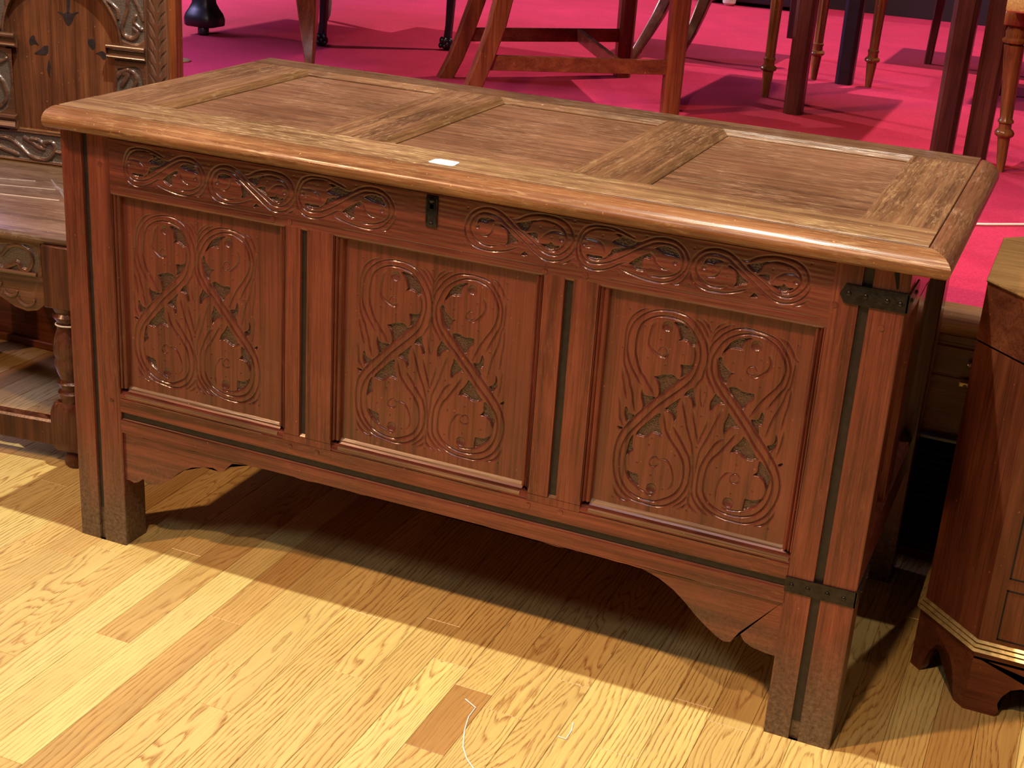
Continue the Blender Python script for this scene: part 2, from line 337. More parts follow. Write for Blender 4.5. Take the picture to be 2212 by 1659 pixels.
# ---------------------------------------------------------------- carved relief (height fields, millimetres)
def crom(P, sub=6):
    P = [np.array(p, float) for p in P]
    if len(P) < 3: return np.array(P)
    out = []
    for i in range(len(P) - 1):
        p0 = P[i - 1] if i else 2 * P[0] - P[1]; p1, p2 = P[i], P[i + 1]; p3 = P[i + 2] if i + 2 < len(P) else 2 * P[-1] - P[-2]
        for k in range(sub):
            s = k / sub; out.append(0.5 * ((2 * p1) + (-p0 + p2) * s + (2 * p0 - 5 * p1 + 4 * p2 - p3) * s * s + (-p0 + 3 * p1 - 3 * p2 + p3) * s ** 3))
    out.append(P[-1]); return np.array(out)
class Field:
    def __init__(s, u0, u1, v0, v1, du):
        s.nu = int(round((u1 - u0) / du)) + 1; s.nv = int(round((v1 - v0) / du)) + 1
        s.u = np.linspace(u0, u1, s.nu); s.v = np.linspace(v0, v1, s.nv); s.U, s.V = np.meshgrid(s.u, s.v)
        s.H = np.zeros_like(s.U); s.G = np.zeros_like(s.U)
    def win(s, x0, x1, y0, y1):
        i0, i1 = np.searchsorted(s.u, x0), np.searchsorted(s.u, x1); j0, j1 = np.searchsorted(s.v, y0), np.searchsorted(s.v, y1)
        return slice(j0, j1), slice(i0, i1)
    def dist(s, pts, w, taper=0.0, closed=False):
        """distance field to a polyline, patch by patch; yields (slices, distance, arc position)"""
        D = np.full_like(s.H, 1e9); T = np.zeros_like(s.H)
        L = np.r_[0, np.cumsum(np.hypot(*(np.diff(pts, axis=0)).T))]; tot = max(L[-1], 1e-6)
        for k in range(len(pts) - 1):
            a, b = pts[k], pts[k + 1]
            sl = s.win(min(a[0], b[0]) - w, max(a[0], b[0]) + w, min(a[1], b[1]) - w, max(a[1], b[1]) + w)
            X, Y = s.U[sl] - a[0], s.V[sl] - a[1]
            if X.size == 0: continue
            d = b - a; q = d @ d + 1e-12; tt = np.clip((X * d[0] + Y * d[1]) / q, 0, 1)
            r = np.hypot(X - tt * d[0], Y - tt * d[1]); cur = D[sl]; m = r < cur
            cur[m] = r[m]; D[sl] = cur
            tc = T[sl]; tc[m] = (L[k] + tt[m] * (L[k + 1] - L[k])); T[sl] = tc
        return D, T, tot
    def groove(s, pts, w, d, tint=0.30):
        P = crom(pts); D, T, tot = s.dist(P, w + .5)
        end = np.clip(np.minimum(T, tot - T) / 9.0, 0, 1) * 0.65 + 0.35
        ww = w * (0.6 + 0.4 * end); m = D < ww
        dep = d * end * (0.5 + 0.5 * np.cos(PI * np.clip(D / ww, 0, 1)))
        s.H = np.where(m, np.minimum(s.H, -dep), s.H)
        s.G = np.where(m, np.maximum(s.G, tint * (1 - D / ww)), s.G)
    def ridge(s, pts, w, h, base=None):
        P = crom(pts); D, T, tot = s.dist(P, w + .5); m = D < w
        r = h * np.sqrt(np.clip(1 - (D / w) ** 2, 0, 1))
        b = s.H if base is None else base
        s.H = np.where(m, np.maximum(s.H, base + r), s.H); s.G = np.where(m & (r > h * .45), s.G * 0.15, s.G)
    def pit(s, c, r, d):
        D = np.hypot(s.U - c[0], s.V - c[1]); m = D < r
        up = np.clip((s.V - c[1]) / r * 0.5 + 0.5, 0, 1)
        dep = d * np.sqrt(np.clip(1 - (D / r) ** 2, 0, 1)) * (0.55 + 0.45 * up)
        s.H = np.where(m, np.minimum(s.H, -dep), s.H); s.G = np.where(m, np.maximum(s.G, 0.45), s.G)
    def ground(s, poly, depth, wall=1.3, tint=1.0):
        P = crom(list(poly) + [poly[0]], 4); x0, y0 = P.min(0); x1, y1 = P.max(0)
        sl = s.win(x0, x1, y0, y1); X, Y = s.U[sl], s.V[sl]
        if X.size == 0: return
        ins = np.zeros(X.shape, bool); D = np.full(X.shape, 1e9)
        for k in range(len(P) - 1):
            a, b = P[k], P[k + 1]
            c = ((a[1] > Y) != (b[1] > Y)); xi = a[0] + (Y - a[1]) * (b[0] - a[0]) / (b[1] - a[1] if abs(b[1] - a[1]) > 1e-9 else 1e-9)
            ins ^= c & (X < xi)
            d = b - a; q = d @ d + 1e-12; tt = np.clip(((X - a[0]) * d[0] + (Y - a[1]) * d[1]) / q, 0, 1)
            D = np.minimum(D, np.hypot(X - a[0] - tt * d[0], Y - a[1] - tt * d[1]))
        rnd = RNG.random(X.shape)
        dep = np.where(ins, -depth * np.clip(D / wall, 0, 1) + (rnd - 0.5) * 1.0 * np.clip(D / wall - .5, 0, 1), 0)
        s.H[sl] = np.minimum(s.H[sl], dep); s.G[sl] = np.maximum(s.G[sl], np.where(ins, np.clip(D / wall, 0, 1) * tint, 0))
    def mesh(s, name, f, mat, parent, depth, keep=None):
        """f maps (u, v, out) arrays in mm to world arrays in m; depth = thickness in mm behind the surface"""
        nu, nv = s.nu, s.nv
        X, Y, Z = f(s.U.ravel(), s.V.ravel(), s.H.ravel())
        idx = np.arange(nu * nv).reshape(nv, nu)
        F = np.stack([idx[:-1, :-1].ravel(), idx[:-1, 1:].ravel(), idx[1:, 1:].ravel(), idx[1:, :-1].ravel()], 1)
        if keep is not None:
            k = keep(0.5 * (s.U[:-1, :-1] + s.U[1:, 1:]), 0.5 * (s.V[:-1, :-1] + s.V[1:, 1:])).ravel(); F = F[k]
        bor = np.r_[idx[0, :], idx[1:, -1], idx[-1, -2::-1], idx[-2:0, 0]]; nb = len(bor); base = nu * nv
        bu, bv, bh = s.U.ravel()[bor], s.V.ravel()[bor], s.H.ravel()[bor]
        x1, y1, z1 = f(bu, bv, bh); x2, y2, z2 = f(bu, bv, np.full(nb, -float(depth)))
        i1 = base + np.arange(nb); i2 = i1 + nb; j = np.roll(np.arange(nb), -1)
        S_ = np.stack([i1, i2, i2[j], i1[j]], 1)
        V_ = np.stack([np.r_[X, x1, x2], np.r_[Y, y1, y2], np.r_[Z, z1, z2]], 1).astype(np.float32)
        Q = np.concatenate([F, S_]).astype(np.int32); nf = len(Q)
        me = bpy.data.meshes.new(name); me.vertices.add(len(V_)); me.vertices.foreach_set('co', V_.ravel())
        me.loops.add(nf * 4); me.loops.foreach_set('vertex_index', Q.ravel())
        me.polygons.add(nf); me.polygons.foreach_set('loop_start', np.arange(nf, dtype=np.int32) * 4); me.polygons.foreach_set('loop_total', np.full(nf, 4, np.int32))
        me.update(calc_edges=True)
        me.polygons.foreach_set('use_smooth', np.r_[np.ones(len(F), bool), np.zeros(nb, bool)])
        at = me.attributes.new('ground', 'FLOAT', 'POINT'); at.data.foreach_set('value', np.r_[s.G.ravel(), np.zeros(2 * nb)].astype(np.float32))
        me.materials.append(mat); me.validate()
        o = bpy.data.objects.new(name, me); COL.objects.link(o); o.parent = parent; return o
RNG = np.random.default_rng(3)
CARVE = json.loads('''{"P":{"g":[[[[554.0,590.2],[546.1,586.1],[538.9,580.8],[533.2,574.4],[529.7,567.6],[527.3,560.3],[526.1,550.5],[526.0,539.5],[525.9,529.1],[525.8,518.7],[526.8,508.4],[528.9,499.8],[532.5,492.1],[535.7,485.7],[538.2,475.4],[540.7,468.9],[543.2,460.2],[544.5,452.0],[548.3,438.5]],1.9,1.5],[[[553.1,479.1],[550.8,481.4],[546.1,488.2],[543.0,492.7],[537.5,502.1],[532.7,513.1],[530.2,523.0],[529.5,533.2],[530.0,543.7],[531.6,552.9],[535.0,563.1],[539.9,570.8],[546.4,577.7],[553.5,583.1],[562.2,587.3],[573.0,590.4],[583.8,591.5],[594.7,591.4],[605.6,589.3],[614.3,585.5],[622.5,579.6],[629.2,572.1],[634.6,563.7],[638.6,556.4],[641.8,547.5],[643.7,537.7],[644.2,527.6],[642.5,517.0],[640.7,509.8],[639.6,501.8],[634.9,494.0],[629.9,485.4]],1.9,1.5],[[[574.4,465.1],[569.7,472.6],[564.3,479.2],[558.0,488.5],[553.4,493.4],[548.7,502.2],[545.4,512.0],[542.9,519.9],[541.9,528.7],[541.6,539.0],[542.8,549.5],[545.1,559.5],[548.9,567.7],[554.6,572.8],[562.5,577.9],[571.9,581.3],[581.3,582.4],[590.0,582.2],[598.7,580.7],[608.2,577.7],[614.9,572.2],[620.9,565.9],[625.5,559.3],[629.4,553.3],[632.6,545.8],[634.0,537.9],[634.4,529.1],[633.0,520.0],[631.2,512.8],[628.7,503.8],[624.0,493.9],[617.1,485.2],[608.7,476.2],[599.5,467.4],[588.8,457.1],[578.1,446.1],[567.3,433.2],[556.4,420.2],[545.5,407.8],[539.6,398.7],[534.6,388.9],[532.2,378.9],[531.6,373.4],[531.9,362.5],[532.9,351.7],[535.1,342.6],[539.2,334.7],[544.0,327.6],[550.3,321.7],[558.1,317.5],[566.7,314.3],[577.4,312.4],[590.4,312.1],[601.6,315.8],[612.8,321.4],[620.8,327.6],[626.4,335.6],[629.8,344.4],[630.8,355.5],[629.4,369.7],[626.9,377.8],[624.5,381.2],[616.6,392.3],[611.2,397.5],[604.1,406.1],[597.8,415.4],[594.4,426.8],[591.7,440.4]],2.0,1.7],[[[624.6,547.0],[626.5,537.8],[626.9,527.7],[625.2,518.4],[621.9,509.6],[616.5,499.3],[609.6,491.7],[601.1,483.1],[591.9,473.5],[582.6,464.7],[574.0,455.2],[565.4,446.3],[555.2,435.7],[545.0,424.3],[535.5,412.2],[531.1,404.8],[526.7,396.6],[524.3,386.6],[522.8,376.8],[522.5,367.8],[523.1,358.4],[524.4,351.3],[526.2,343.6],[529.9,334.8],[534.7,327.0],[541.1,320.3],[548.2,314.5],[556.8,310.5],[566.8,308.4],[577.6,306.9],[586.8,305.7],[598.2,306.1],[608.0,308.4],[616.9,313.1],[625.6,320.0],[632.7,329.7],[637.4,340.3],[639.9,351.8],[640.0,364.8],[638.1,375.2],[634.7,385.3],[628.4,394.2],[626.0,397.9],[618.9,407.8],[612.6,416.4],[607.9,424.0]],2.0,1.7],[[[525.4,330.1],[527.9,322.5],[532.7,316.1],[539.0,310.9],[546.8,308.6],[551.5,308.6]],1.9,1.5],[[[541.1,375.5],[541.0,364.5],[542.0,357.4],[543.3,350.4],[546.6,343.7],[551.4,337.5],[559.2,331.9],[567.0,327.0],[574.7,324.3],[584.0,320.2],[592.2,326.2]],1.6,1.2],[[[620.8,309.6],[628.1,313.9],[636.0,321.7],[641.5,331.7]],1.9,1.5],[[[627.6,307.5],[635.0,311.1],[642.5,319.9]],1.9,1.5],[[[624.3,586.7],[630.2,582.4],[634.8,576.5],[638.6,570.5],[641.7,565.0]],1.9,1.5],[[[632.8,588.2],[637.3,583.7],[641.1,578.3],[644.2,573.5]],1.9,1.5],[[[567.8,573.1],[563.6,565.6],[561.7,557.1],[560.2,545.9],[560.5,537.0],[565.5,530.4],[572.3,525.5],[578.3,522.5],[584.2,522.2],[587.7,527.0],[586.7,533.0]],2.3,1.6],[[[525.2,499.1],[526.6,483.9],[528.3,480.5],[530.1,470.3],[532.6,462.3],[534.1,455.5]],1.9,1.5],[[[522.9,456.1],[524.6,447.9],[525.7,437.4],[526.7,426.9],[529.1,421.6],[532.7,416.6]],1.9,1.5],[[[616.6,463.9],[619.2,453.2],[623.4,440.0],[626.9,428.0],[631.9,415.6],[636.8,403.8],[641.4,383.2],[643.5,369.2],[644.8,358.7]],1.9,1.5],[[[633.2,451.2],[635.1,442.4],[636.8,435.8],[640.3,424.5],[642.9,415.8],[644.7,409.1]],1.9,1.5],[[[592.5,439.2],[594.3,429.6]],1.5,1],[[[555.5,473.3],[556.9,466.5]],1.5,1],[[[640.0,492.0],[640.3,478.2],[642.2,467.5],[644.3,461.6],[646.4,464.1],[648.7,476.4],[648.9,486.9],[646.4,494.6]],1.4,1],[[[660.3,590.7],[655.6,585.8],[650.9,579.6],[647.3,573.0]],1.9,1.5],[[[672.9,591.3],[665.4,586.6],[658.6,581.0],[653.2,575.4],[649.3,568.6],[646.9,560.1]],1.9,1.5],[[[734.7,591.6],[743.2,587.9],[749.8,581.3],[753.7,574.7],[756.8,569.4],[761.1,566.2]],1.9,1.5],[[[659.1,486.1],[655.9,491.7],[652.0,497.1],[647.3,505.8],[645.6,511.0],[644.4,521.7],[643.8,533.8],[645.1,544.3],[649.2,556.5],[653.8,563.4],[660.4,573.0],[668.5,580.5],[676.7,586.2],[686.3,589.7],[694.6,590.8],[705.0,591.2],[715.5,590.4],[725.3,588.6],[733.8,584.9],[739.7,578.7],[744.2,572.3],[748.0,567.1],[752.0,557.9],[754.1,548.3],[753.6,534.8],[751.6,522.4],[748.0,514.9],[744.3,507.4],[739.4,496.9],[734.4,486.4],[731.8,482.4]],2,1.7],[[[711.7,465.2],[716.7,475.9],[722.4,488.0],[728.1,498.0],[733.8,506.7],[739.5,515.9],[744.4,526.3],[747.7,540.4],[747.7,551.0],[744.6,560.4],[740.4,567.6],[735.2,573.9],[728.7,578.7],[719.4,582.9],[711.0,585.0],[700.5,584.7],[691.6,583.1],[681.3,578.5],[671.8,572.1],[664.4,564.7],[659.1,556.3],[655.3,547.5],[651.2,536.6],[650.7,524.9],[652.7,513.7],[656.7,504.2],[660.6,498.2],[666.8,489.8],[672.1,483.3],[679.7,475.2],[687.3,467.7],[694.2,459.4],[702.6,450.1],[711.8,439.5],[719.4,430.0],[726.4,421.7],[733.2,414.8],[737.5,410.4],[742.9,403.9],[748.3,396.0],[753.0,390.0],[756.3,382.2],[757.8,373.3],[757.5,364.0],[755.4,352.8],[751.8,341.9],[745.2,331.7],[737.1,324.0],[724.3,318.4],[713.5,316.2],[702.6,315.8],[692.2,317.0],[681.8,320.3],[672.6,325.5],[666.4,332.7],[662.3,341.3],[661.4,351.2],[661.6,362.1],[662.9,373.2],[666.0,383.9],[670.7,392.1],[676.2,399.0],[689.8,420.8],[697.0,434.3]],2,1.7],[[[656.6,536.3],[659.2,526.6],[661.1,516.7],[663.7,508.4],[668.3,501.7],[673.6,496.6],[678.9,490.8],[685.0,484.5],[694.9,472.7],[701.7,465.9],[709.3,457.7],[715.3,451.4],[724.5,441.5],[732.0,433.4],[741.2,423.5],[748.8,414.7],[750.1,413.2],[756.2,405.5],[761.0,397.4],[764.7,389.1],[767.2,379.0],[767.9,368.6],[766.8,357.6],[764.3,347.8],[759.3,335.8],[752.8,325.6],[744.0,317.7],[733.5,311.5],[723.5,308.4],[714.0,307.9],[703.0,307.8],[691.9,308.8],[680.8,311.3],[671.7,315.7],[663.9,322.0],[657.7,328.5],[653.6,336.3],[652.4,345.5],[652.3,356.4],[652.9,367.3],[654.6,377.1],[658.5,387.3],[666.7,405.1],[672.1,414.1],[679.7,421.7]],2,1.7],[[[672.5,462.6],[669.4,453.6],[666.9,445.4],[663.7,435.6],[660.0,423.5],[654.8,409.6],[649.4,394.6],[647.4,373.3],[645.2,358.4],[645.1,343.8],[646.3,334.6],[649.6,326.6],[655.1,319.9],[662.1,313.5],[672.8,308.3]],1.9,1.5],[[[655.4,442.9],[653.0,431.9],[648.6,416.8],[645.4,406.9]],1.9,1.5],[[[637.9,389.1],[639.6,375.2],[639.5,360.7],[638.1,349.5]],1.9,1.5],[[[643.1,339.7],[642.7,330.2],[642.8,320.6],[646.4,314.9],[651.1,310.8],[657.9,308.1]],1.9,1.5],[[[759.3,562.6],[758.8,549.2],[758.3,535.8],[757.2,522.1],[754.7,518.3],[751.7,500.8],[747.7,486.4],[743.5,475.2],[740.7,464.3],[738.6,453.5],[736.4,442.7]],1.9,1.5],[[[759.2,522.5],[759.4,509.1],[759.0,495.5],[757.1,481.5],[755.9,467.5],[755.0,459.8]],1.9,1.5],[[[760.1,458.1],[759.4,447.6],[758.2,433.5],[755.6,419.0]],1.9,1.5],[[[742.2,311.4],[750.7,313.5],[758.9,320.6],[764.7,330.6],[767.6,340.7]],1.9,1.5],[[[693.3,325.2],[698.5,322.8],[707.3,323.1],[718.1,325.3],[729.4,330.9],[737.7,337.9],[744.3,347.4],[749.3,358.6],[749.9,371.5],[746.6,377.9]],1.7,1.3],[[[698.5,376.9],[692.1,374.1],[686.6,367.1],[682.7,359.0],[681.0,348.5],[680.8,339.7],[682.1,331.3]],1.6,1.3],[[[591.9,374.3],[599.4,374.5],[606.2,371.7],[611.0,365.5],[614.3,357.6],[616.2,348.5],[614.6,340.1],[610.0,333.2]],1.6,1.3],[[[725.0,560.0],[728.0,549.9],[725.6,538.8],[719.1,530.1],[711.1,523.1],[705.6,522.0]],2.6,1.6],[[[586.8,531.3],[586.1,528.3],[583.9,525.7],[580.8,524.3],[577.7,524.5],[575.3,526.2],[574.4,529.0],[575.1,532.0],[577.3,534.6],[580.4,535.9],[583.5,535.7],[585.9,534.0],[586.8,531.3]],1.2,1.1],[[[711.8,532.4],[711.1,528.9],[708.8,526.1],[705.4,524.5],[701.9,524.7],[699.3,526.6],[698.2,529.7],[698.9,533.2],[701.3,536.1],[704.7,537.6],[708.1,537.4],[710.7,535.5],[711.8,532.4]],1.2,1.1],[[[592.0,370.7],[591.2,367.1],[588.7,364.0],[585.2,362.3],[581.6,362.4],[578.9,364.4],[577.8,367.6],[578.6,371.2],[581.2,374.3],[584.7,376.0],[588.3,375.9],[590.9,373.9],[592.0,370.7]],1.2,1.1],[[[711.7,371.0],[711.0,367.3],[708.5,364.2],[705.1,362.5],[701.5,362.6],[698.8,364.5],[697.7,367.8],[698.4,371.5],[700.9,374.6],[704.3,376.3],[707.9,376.2],[710.6,374.2],[711.7,371.0]],1.2,1.1]],"pits":[[[584.0,567.9],7.5],[[705.9,569.8],7.5],[[584.8,330.4],7.5],[[700.2,332.7],7.5]],"dots":[[529.5,586.6],[552.7,563.9],[576.7,547.5],[610.1,531.3],[560.4,518.0],[586.1,511.2],[642.8,588.0],[522.9,528.9],[574.7,392.5],[578.1,401.9],[619.6,426.8],[645.1,447.0],[644.3,401.6],[678.6,536.1],[714.7,551.1],[738.9,548.4],[692.6,513.4],[718.5,511.7],[758.1,589.7],[646.6,482.9],[670.8,424.4],[738.6,481.7],[559.7,364.6],[614.4,383.3],[581.8,349.5],[602.2,331.8],[525.8,312.3],[641.9,308.0],[703.9,390.3],[676.5,378.8],[731.6,359.5],[701.6,347.1],[673.1,338.7],[762.2,313.4]],"gr":[[[591.7,576.1],[598.1,577.2],[607.6,574.9],[615.7,569.7],[621.1,562.6],[625.7,554.6],[624.6,547.0],[620.4,545.5],[614.4,549.8],[607.1,551.2],[600.0,548.5],[603.4,553.9],[601.7,560.3],[599.3,566.7],[595.5,571.4]],[[607.1,515.6],[612.9,516.1],[621.6,517.7],[625.8,519.9],[623.4,509.9],[617.9,502.6],[612.2,497.3],[609.3,497.4],[609.6,507.2]],[[571.3,492.5],[576.4,492.8],[584.4,496.5],[594.6,498.8],[600.5,497.6],[605.8,493.7],[608.8,492.9],[601.0,484.5],[591.8,474.9],[582.6,465.4],[579.7,463.4],[580.9,469.9],[579.1,480.1],[576.7,485.2]],[[556.3,472.7],[558.8,464.1],[566.3,462.1],[574.5,462.3],[576.1,459.8],[568.2,451.8],[559.5,442.3],[559.3,448.6],[556.0,458.5],[555.0,466.1]],[[533.1,442.5],[536.2,441.7],[539.4,434.5],[547.8,431.3],[543.5,424.7],[537.5,421.2],[533.5,429.7],[532.6,435.3]],[[619.0,476.2],[628.8,485.2],[630.6,476.5],[634.0,467.4],[635.8,459.4],[633.0,456.0],[630.5,462.5],[628.1,467.6],[622.9,470.7],[617.7,471.1]],[[592.1,447.6],[600.0,454.8],[607.8,462.1],[613.5,468.1],[610.1,459.7],[609.0,451.1],[610.2,440.7],[609.7,432.9],[607.6,431.0],[604.3,438.8],[599.0,443.4],[593.7,445.1]],[[554.5,409.0],[563.3,418.8],[572.0,427.8],[580.6,436.7],[586.5,439.3],[585.3,432.0],[587.1,421.7],[590.4,413.1],[592.6,405.7],[587.6,408.2],[580.8,409.6],[574.9,407.7],[570.5,403.8],[564.6,401.5],[558.5,402.7],[553.2,403.7]],[[550.0,406.7],[548.9,395.6],[549.1,386.9],[551.6,381.7],[546.4,377.6],[542.3,371.6],[540.7,374.9],[542.3,386.9],[545.0,396.9]],[[543.3,352.6],[548.7,350.1],[554.9,348.5],[561.8,347.2],[563.6,336.6],[564.6,329.4],[558.4,332.4],[551.4,337.5],[546.6,343.7]],[[667.0,555.8],[672.2,564.8],[681.6,573.3],[691.9,577.2],[699.5,578.6],[692.8,573.3],[689.0,566.6],[687.9,559.7],[689.7,553.4],[686.7,556.8],[678.3,555.9],[672.0,554.7],[664.6,545.9],[662.8,540.2],[663.1,547.7]],[[657.3,536.4],[662.1,540.0],[664.7,531.0],[670.0,525.3],[677.4,519.9],[683.0,521.0],[676.9,515.7],[674.4,509.1],[674.0,502.2],[669.7,502.0],[663.7,509.0],[660.3,520.0]],[[677.8,497.5],[684.1,500.8],[691.3,499.5],[696.4,497.1],[707.0,497.9],[712.6,497.6],[711.7,488.6],[705.1,481.0],[702.7,473.0],[700.0,471.0],[695.5,474.2],[686.5,482.7],[678.9,491.5]],[[660.6,484.4],[667.3,479.5],[675.6,472.2],[672.8,471.0],[667.8,469.6],[661.5,465.2],[658.3,456.8],[655.3,460.4],[654.8,470.0],[658.7,478.5]],[[681.9,461.7],[688.0,455.4],[695.6,447.2],[700.8,442.8],[698.0,442.8],[691.6,441.5],[684.7,436.5],[680.8,428.7],[678.3,433.8],[677.8,444.2],[680.9,453.2]],[[706.7,433.5],[714.6,426.8],[722.4,416.6],[729.4,407.6],[732.9,407.7],[726.8,402.8],[719.8,400.5],[712.5,401.7],[706.5,405.4],[700.0,406.8],[692.9,404.5],[694.6,412.6],[701.3,421.2],[705.9,429.2]],[[733.6,404.6],[739.4,401.7],[745.5,395.3],[752.5,386.3],[752.5,375.7],[750.3,364.5],[747.8,371.0],[743.8,377.2],[737.1,381.4],[728.5,381.6],[733.2,387.6],[733.4,396.1]],[[722.8,345.2],[730.0,345.4],[739.2,347.6],[746.8,352.3],[746.3,348.6],[740.4,340.0],[730.8,331.9],[722.3,328.5],[721.8,336.3]],[[713.4,460.7],[723.1,463.4],[726.0,475.0],[729.8,470.3],[729.6,462.0],[729.3,455.7],[724.4,454.0],[726.2,447.5],[727.4,440.1],[720.6,446.9],[715.2,453.4]],[[749.2,452.3],[752.7,442.7],[752.6,432.3],[748.8,425.9],[745.6,421.0],[741.0,427.0],[740.8,429.7],[748.8,436.3]],[[758.9,407.5],[764.3,411.5],[765.2,408.9],[761.3,404.5]],[[523.2,413.9],[530.1,412.5],[532.5,410.8],[528.0,408.4]]]},"co":{"1":[[233.031,450.829],[95.395,-1.094],[1.239,99.133],[0.126,-1.449],[-0.627,-0.486],[3.498,-0.917]],"3":[[1055.527,455.202],[98.545,-0.523],[0.804,100.327],[1.108,-4.918],[2.158,-2.5],[-0.251,-2.831]]},"ctr":[644.57,447.6],"R":{"w":154.0,"h":62.7,"g":[[[[77.8,54.4],[68.7,57.0],[58.2,60.4],[49.0,62.4],[35.7,62.7],[22.4,61.9],[11.4,57.6],[5.8,51.1],[1.2,40.3],[0.0,28.8],[2.1,16.7],[6.5,8.2],[14.4,2.6],[25.1,0.8],[37.3,2.8],[49.6,8.1],[61.9,15.6],[71.3,19.3]],1.9,1.6],[[[49.6,59.2],[38.3,59.2],[24.9,57.8],[15.3,53.1],[8.2,45.3],[5.3,34.1],[6.5,23.0],[10.9,14.6],[18.8,10.1],[30.9,10.3],[43.1,13.9],[55.4,20.3],[69.0,29.1],[81.2,38.2],[93.3,46.1],[105.3,52.4],[115.7,53.9],[127.4,53.4],[137.6,49.5],[143.9,41.6],[145.0,30.6],[142.2,20.2],[134.2,13.4],[122.4,8.7],[111.9,7.1],[101.3,7.1]],1.9,1.6],[[[16.3,16.0],[25.7,14.6],[35.2,16.6],[44.8,22.0],[57.1,30.1],[70.7,38.9],[82.8,46.3],[92.2,52.6],[102.8,58.1],[113.3,60.7],[125.0,60.8],[135.2,57.9],[144.1,51.5],[150.4,42.5],[152.1,34.0],[149.4,23.5],[142.0,13.5],[132.7,5.3],[119.5,0.4],[106.4,0.0],[93.3,1.3],[80.1,3.8],[69.6,6.6],[59.1,10.7]],1.9,1.6],[[[133.9,1.6],[141.8,2.8],[148.4,10.0],[153.8,20.9],[154.0,29.8]],1.9,1.6],[[[10.8,42.3],[21.5,42.2],[30.8,40.2],[37.3,34.4],[39.7,28.0]],1.9,1.6],[[[10.2,29.8],[22.4,32.2]],1.9,1.6],[[[100.9,38.4],[106.0,32.5],[109.7,25.2],[117.4,19.7],[127.8,19.1]],1.9,1.6],[[[118.0,40.4],[132.2,39.8]],1.9,1.6]],"pits":[[[10.4,34.9],4.5],[[134.6,30.2],4.5]],"dots":[[119.7,31.2],[103.0,17.5],[34.5,49.7],[2.8,0.8],[61.4,2.0],[93.7,59.5],[22.4,32.2]],"gr":[[[50.1,56.5],[60.7,55.8],[71.2,52.9],[81.6,50.0],[89.5,51.1],[76.1,41.3],[62.5,32.6],[47.6,24.7],[39.4,21.2],[46.3,26.8],[49.3,34.0],[60.0,37.8],[68.1,39.6],[57.5,40.8],[48.3,43.9],[52.5,47.9],[57.9,52.0]],[[13.9,21.9],[23.3,21.0],[34.1,21.5],[36.6,18.5],[27.1,15.9],[16.4,16.6]],[[105.0,44.6],[115.6,50.6],[128.6,50.3],[136.2,44.8],[139.9,36.5],[130.9,39.6],[120.6,40.2],[110.2,43.1]],[[72.6,18.4],[83.5,27.9],[91.6,33.6],[100.9,37.3],[100.7,29.4],[92.8,29.3],[91.9,22.5],[91.1,15.6],[94.9,11.7],[86.9,10.5],[80.4,12.8]]],"x0":118.65991571714973,"z0":633.1118987389583},"F":{"w":165.7,"h":64.6,"g":[[[[83.9,14.0],[74.3,8.9],[61.8,4.0],[49.1,1.1],[34.8,0.0],[20.3,1.6],[9.9,5.9],[2.8,14.3],[0.0,26.1],[1.5,38.5],[7.4,48.9],[17.0,56.6],[28.2,60.6],[41.0,61.1],[52.5,57.9],[64.4,50.3],[77.8,39.1],[92.6,29.6],[105.8,21.1],[117.6,13.1],[130.4,10.0],[141.4,11.9],[150.5,18.2],[158.0,27.5],[161.2,38.6],[158.9,48.8],[151.4,57.4],[140.0,62.7],[126.1,64.6],[112.3,64.5],[100.0,62.1],[89.1,58.3],[79.7,52.8],[72.0,51.5]],1.9,1.6],[[[52.8,11.3],[41.6,7.3],[28.6,7.8],[18.2,12.8],[10.4,21.0],[7.7,31.4],[10.0,41.3],[17.4,49.2],[27.2,53.5],[40.1,52.9],[51.7,49.5],[60.6,42.9],[72.5,34.2],[84.4,25.5],[96.3,16.8],[108.2,8.8],[119.8,2.7],[132.5,1.6],[146.1,5.4],[156.5,13.2],[163.2,23.1],[165.7,34.1]],1.9,1.6],[[[107.4,56.0],[118.4,57.2],[132.3,55.5],[143.7,50.8],[150.6,42.1],[150.7,32.8],[145.9,24.0],[136.8,17.1],[125.8,15.2]],1.9,1.6],[[[146.5,0.1],[157.1,5.3],[164.8,12.7]],1.9,1.6],[[[24.2,20.0],[34.9,21.8],[40.9,28.9],[42.4,38.6]],1.9,1.6],[[[113.6,29.2],[120.0,36.9],[129.2,43.1],[140.1,44.3],[147.2,41.5]],1.9,1.6]],"pits":[[[18.5,31.9],4.5],[[145.0,34.5],4.5]],"dots":[[32.2,31.5],[51.9,25.3],[0.5,5.0],[112.3,46.2],[132.6,51.6],[129.9,34.6],[161.8,63.1],[125.2,-3.7],[2.6,56.2],[163.4,4.4]],"gr":[[[16.8,35.7],[20.6,44.4],[31.9,47.6],[44.9,44.4],[35.1,41.4],[31.0,38.7],[20.9,39.0],[16.3,31.5]],[[50.7,42.6],[61.0,37.6],[70.0,29.8],[81.9,21.0],[73.7,16.9],[62.7,12.3],[65.0,20.8],[62.7,32.6],[53.9,37.8]],[[75.9,46.8],[91.0,52.0],[101.9,55.1],[108.9,54.9],[99.4,50.7],[95.9,42.2],[90.6,37.3],[83.4,40.1]],[[92.2,34.9],[107.3,38.8],[109.5,28.4],[115.4,24.1],[126.4,26.0],[128.9,29.1],[134.8,24.8],[143.1,24.9],[135.3,18.2],[125.7,16.5],[112.6,23.6],[101.0,29.7]],[[91.3,9.2],[95.7,5.9],[97.3,3.5],[86.1,2.2]]],"x0":695.5414743497431,"z0":635.5152179296258}}''')
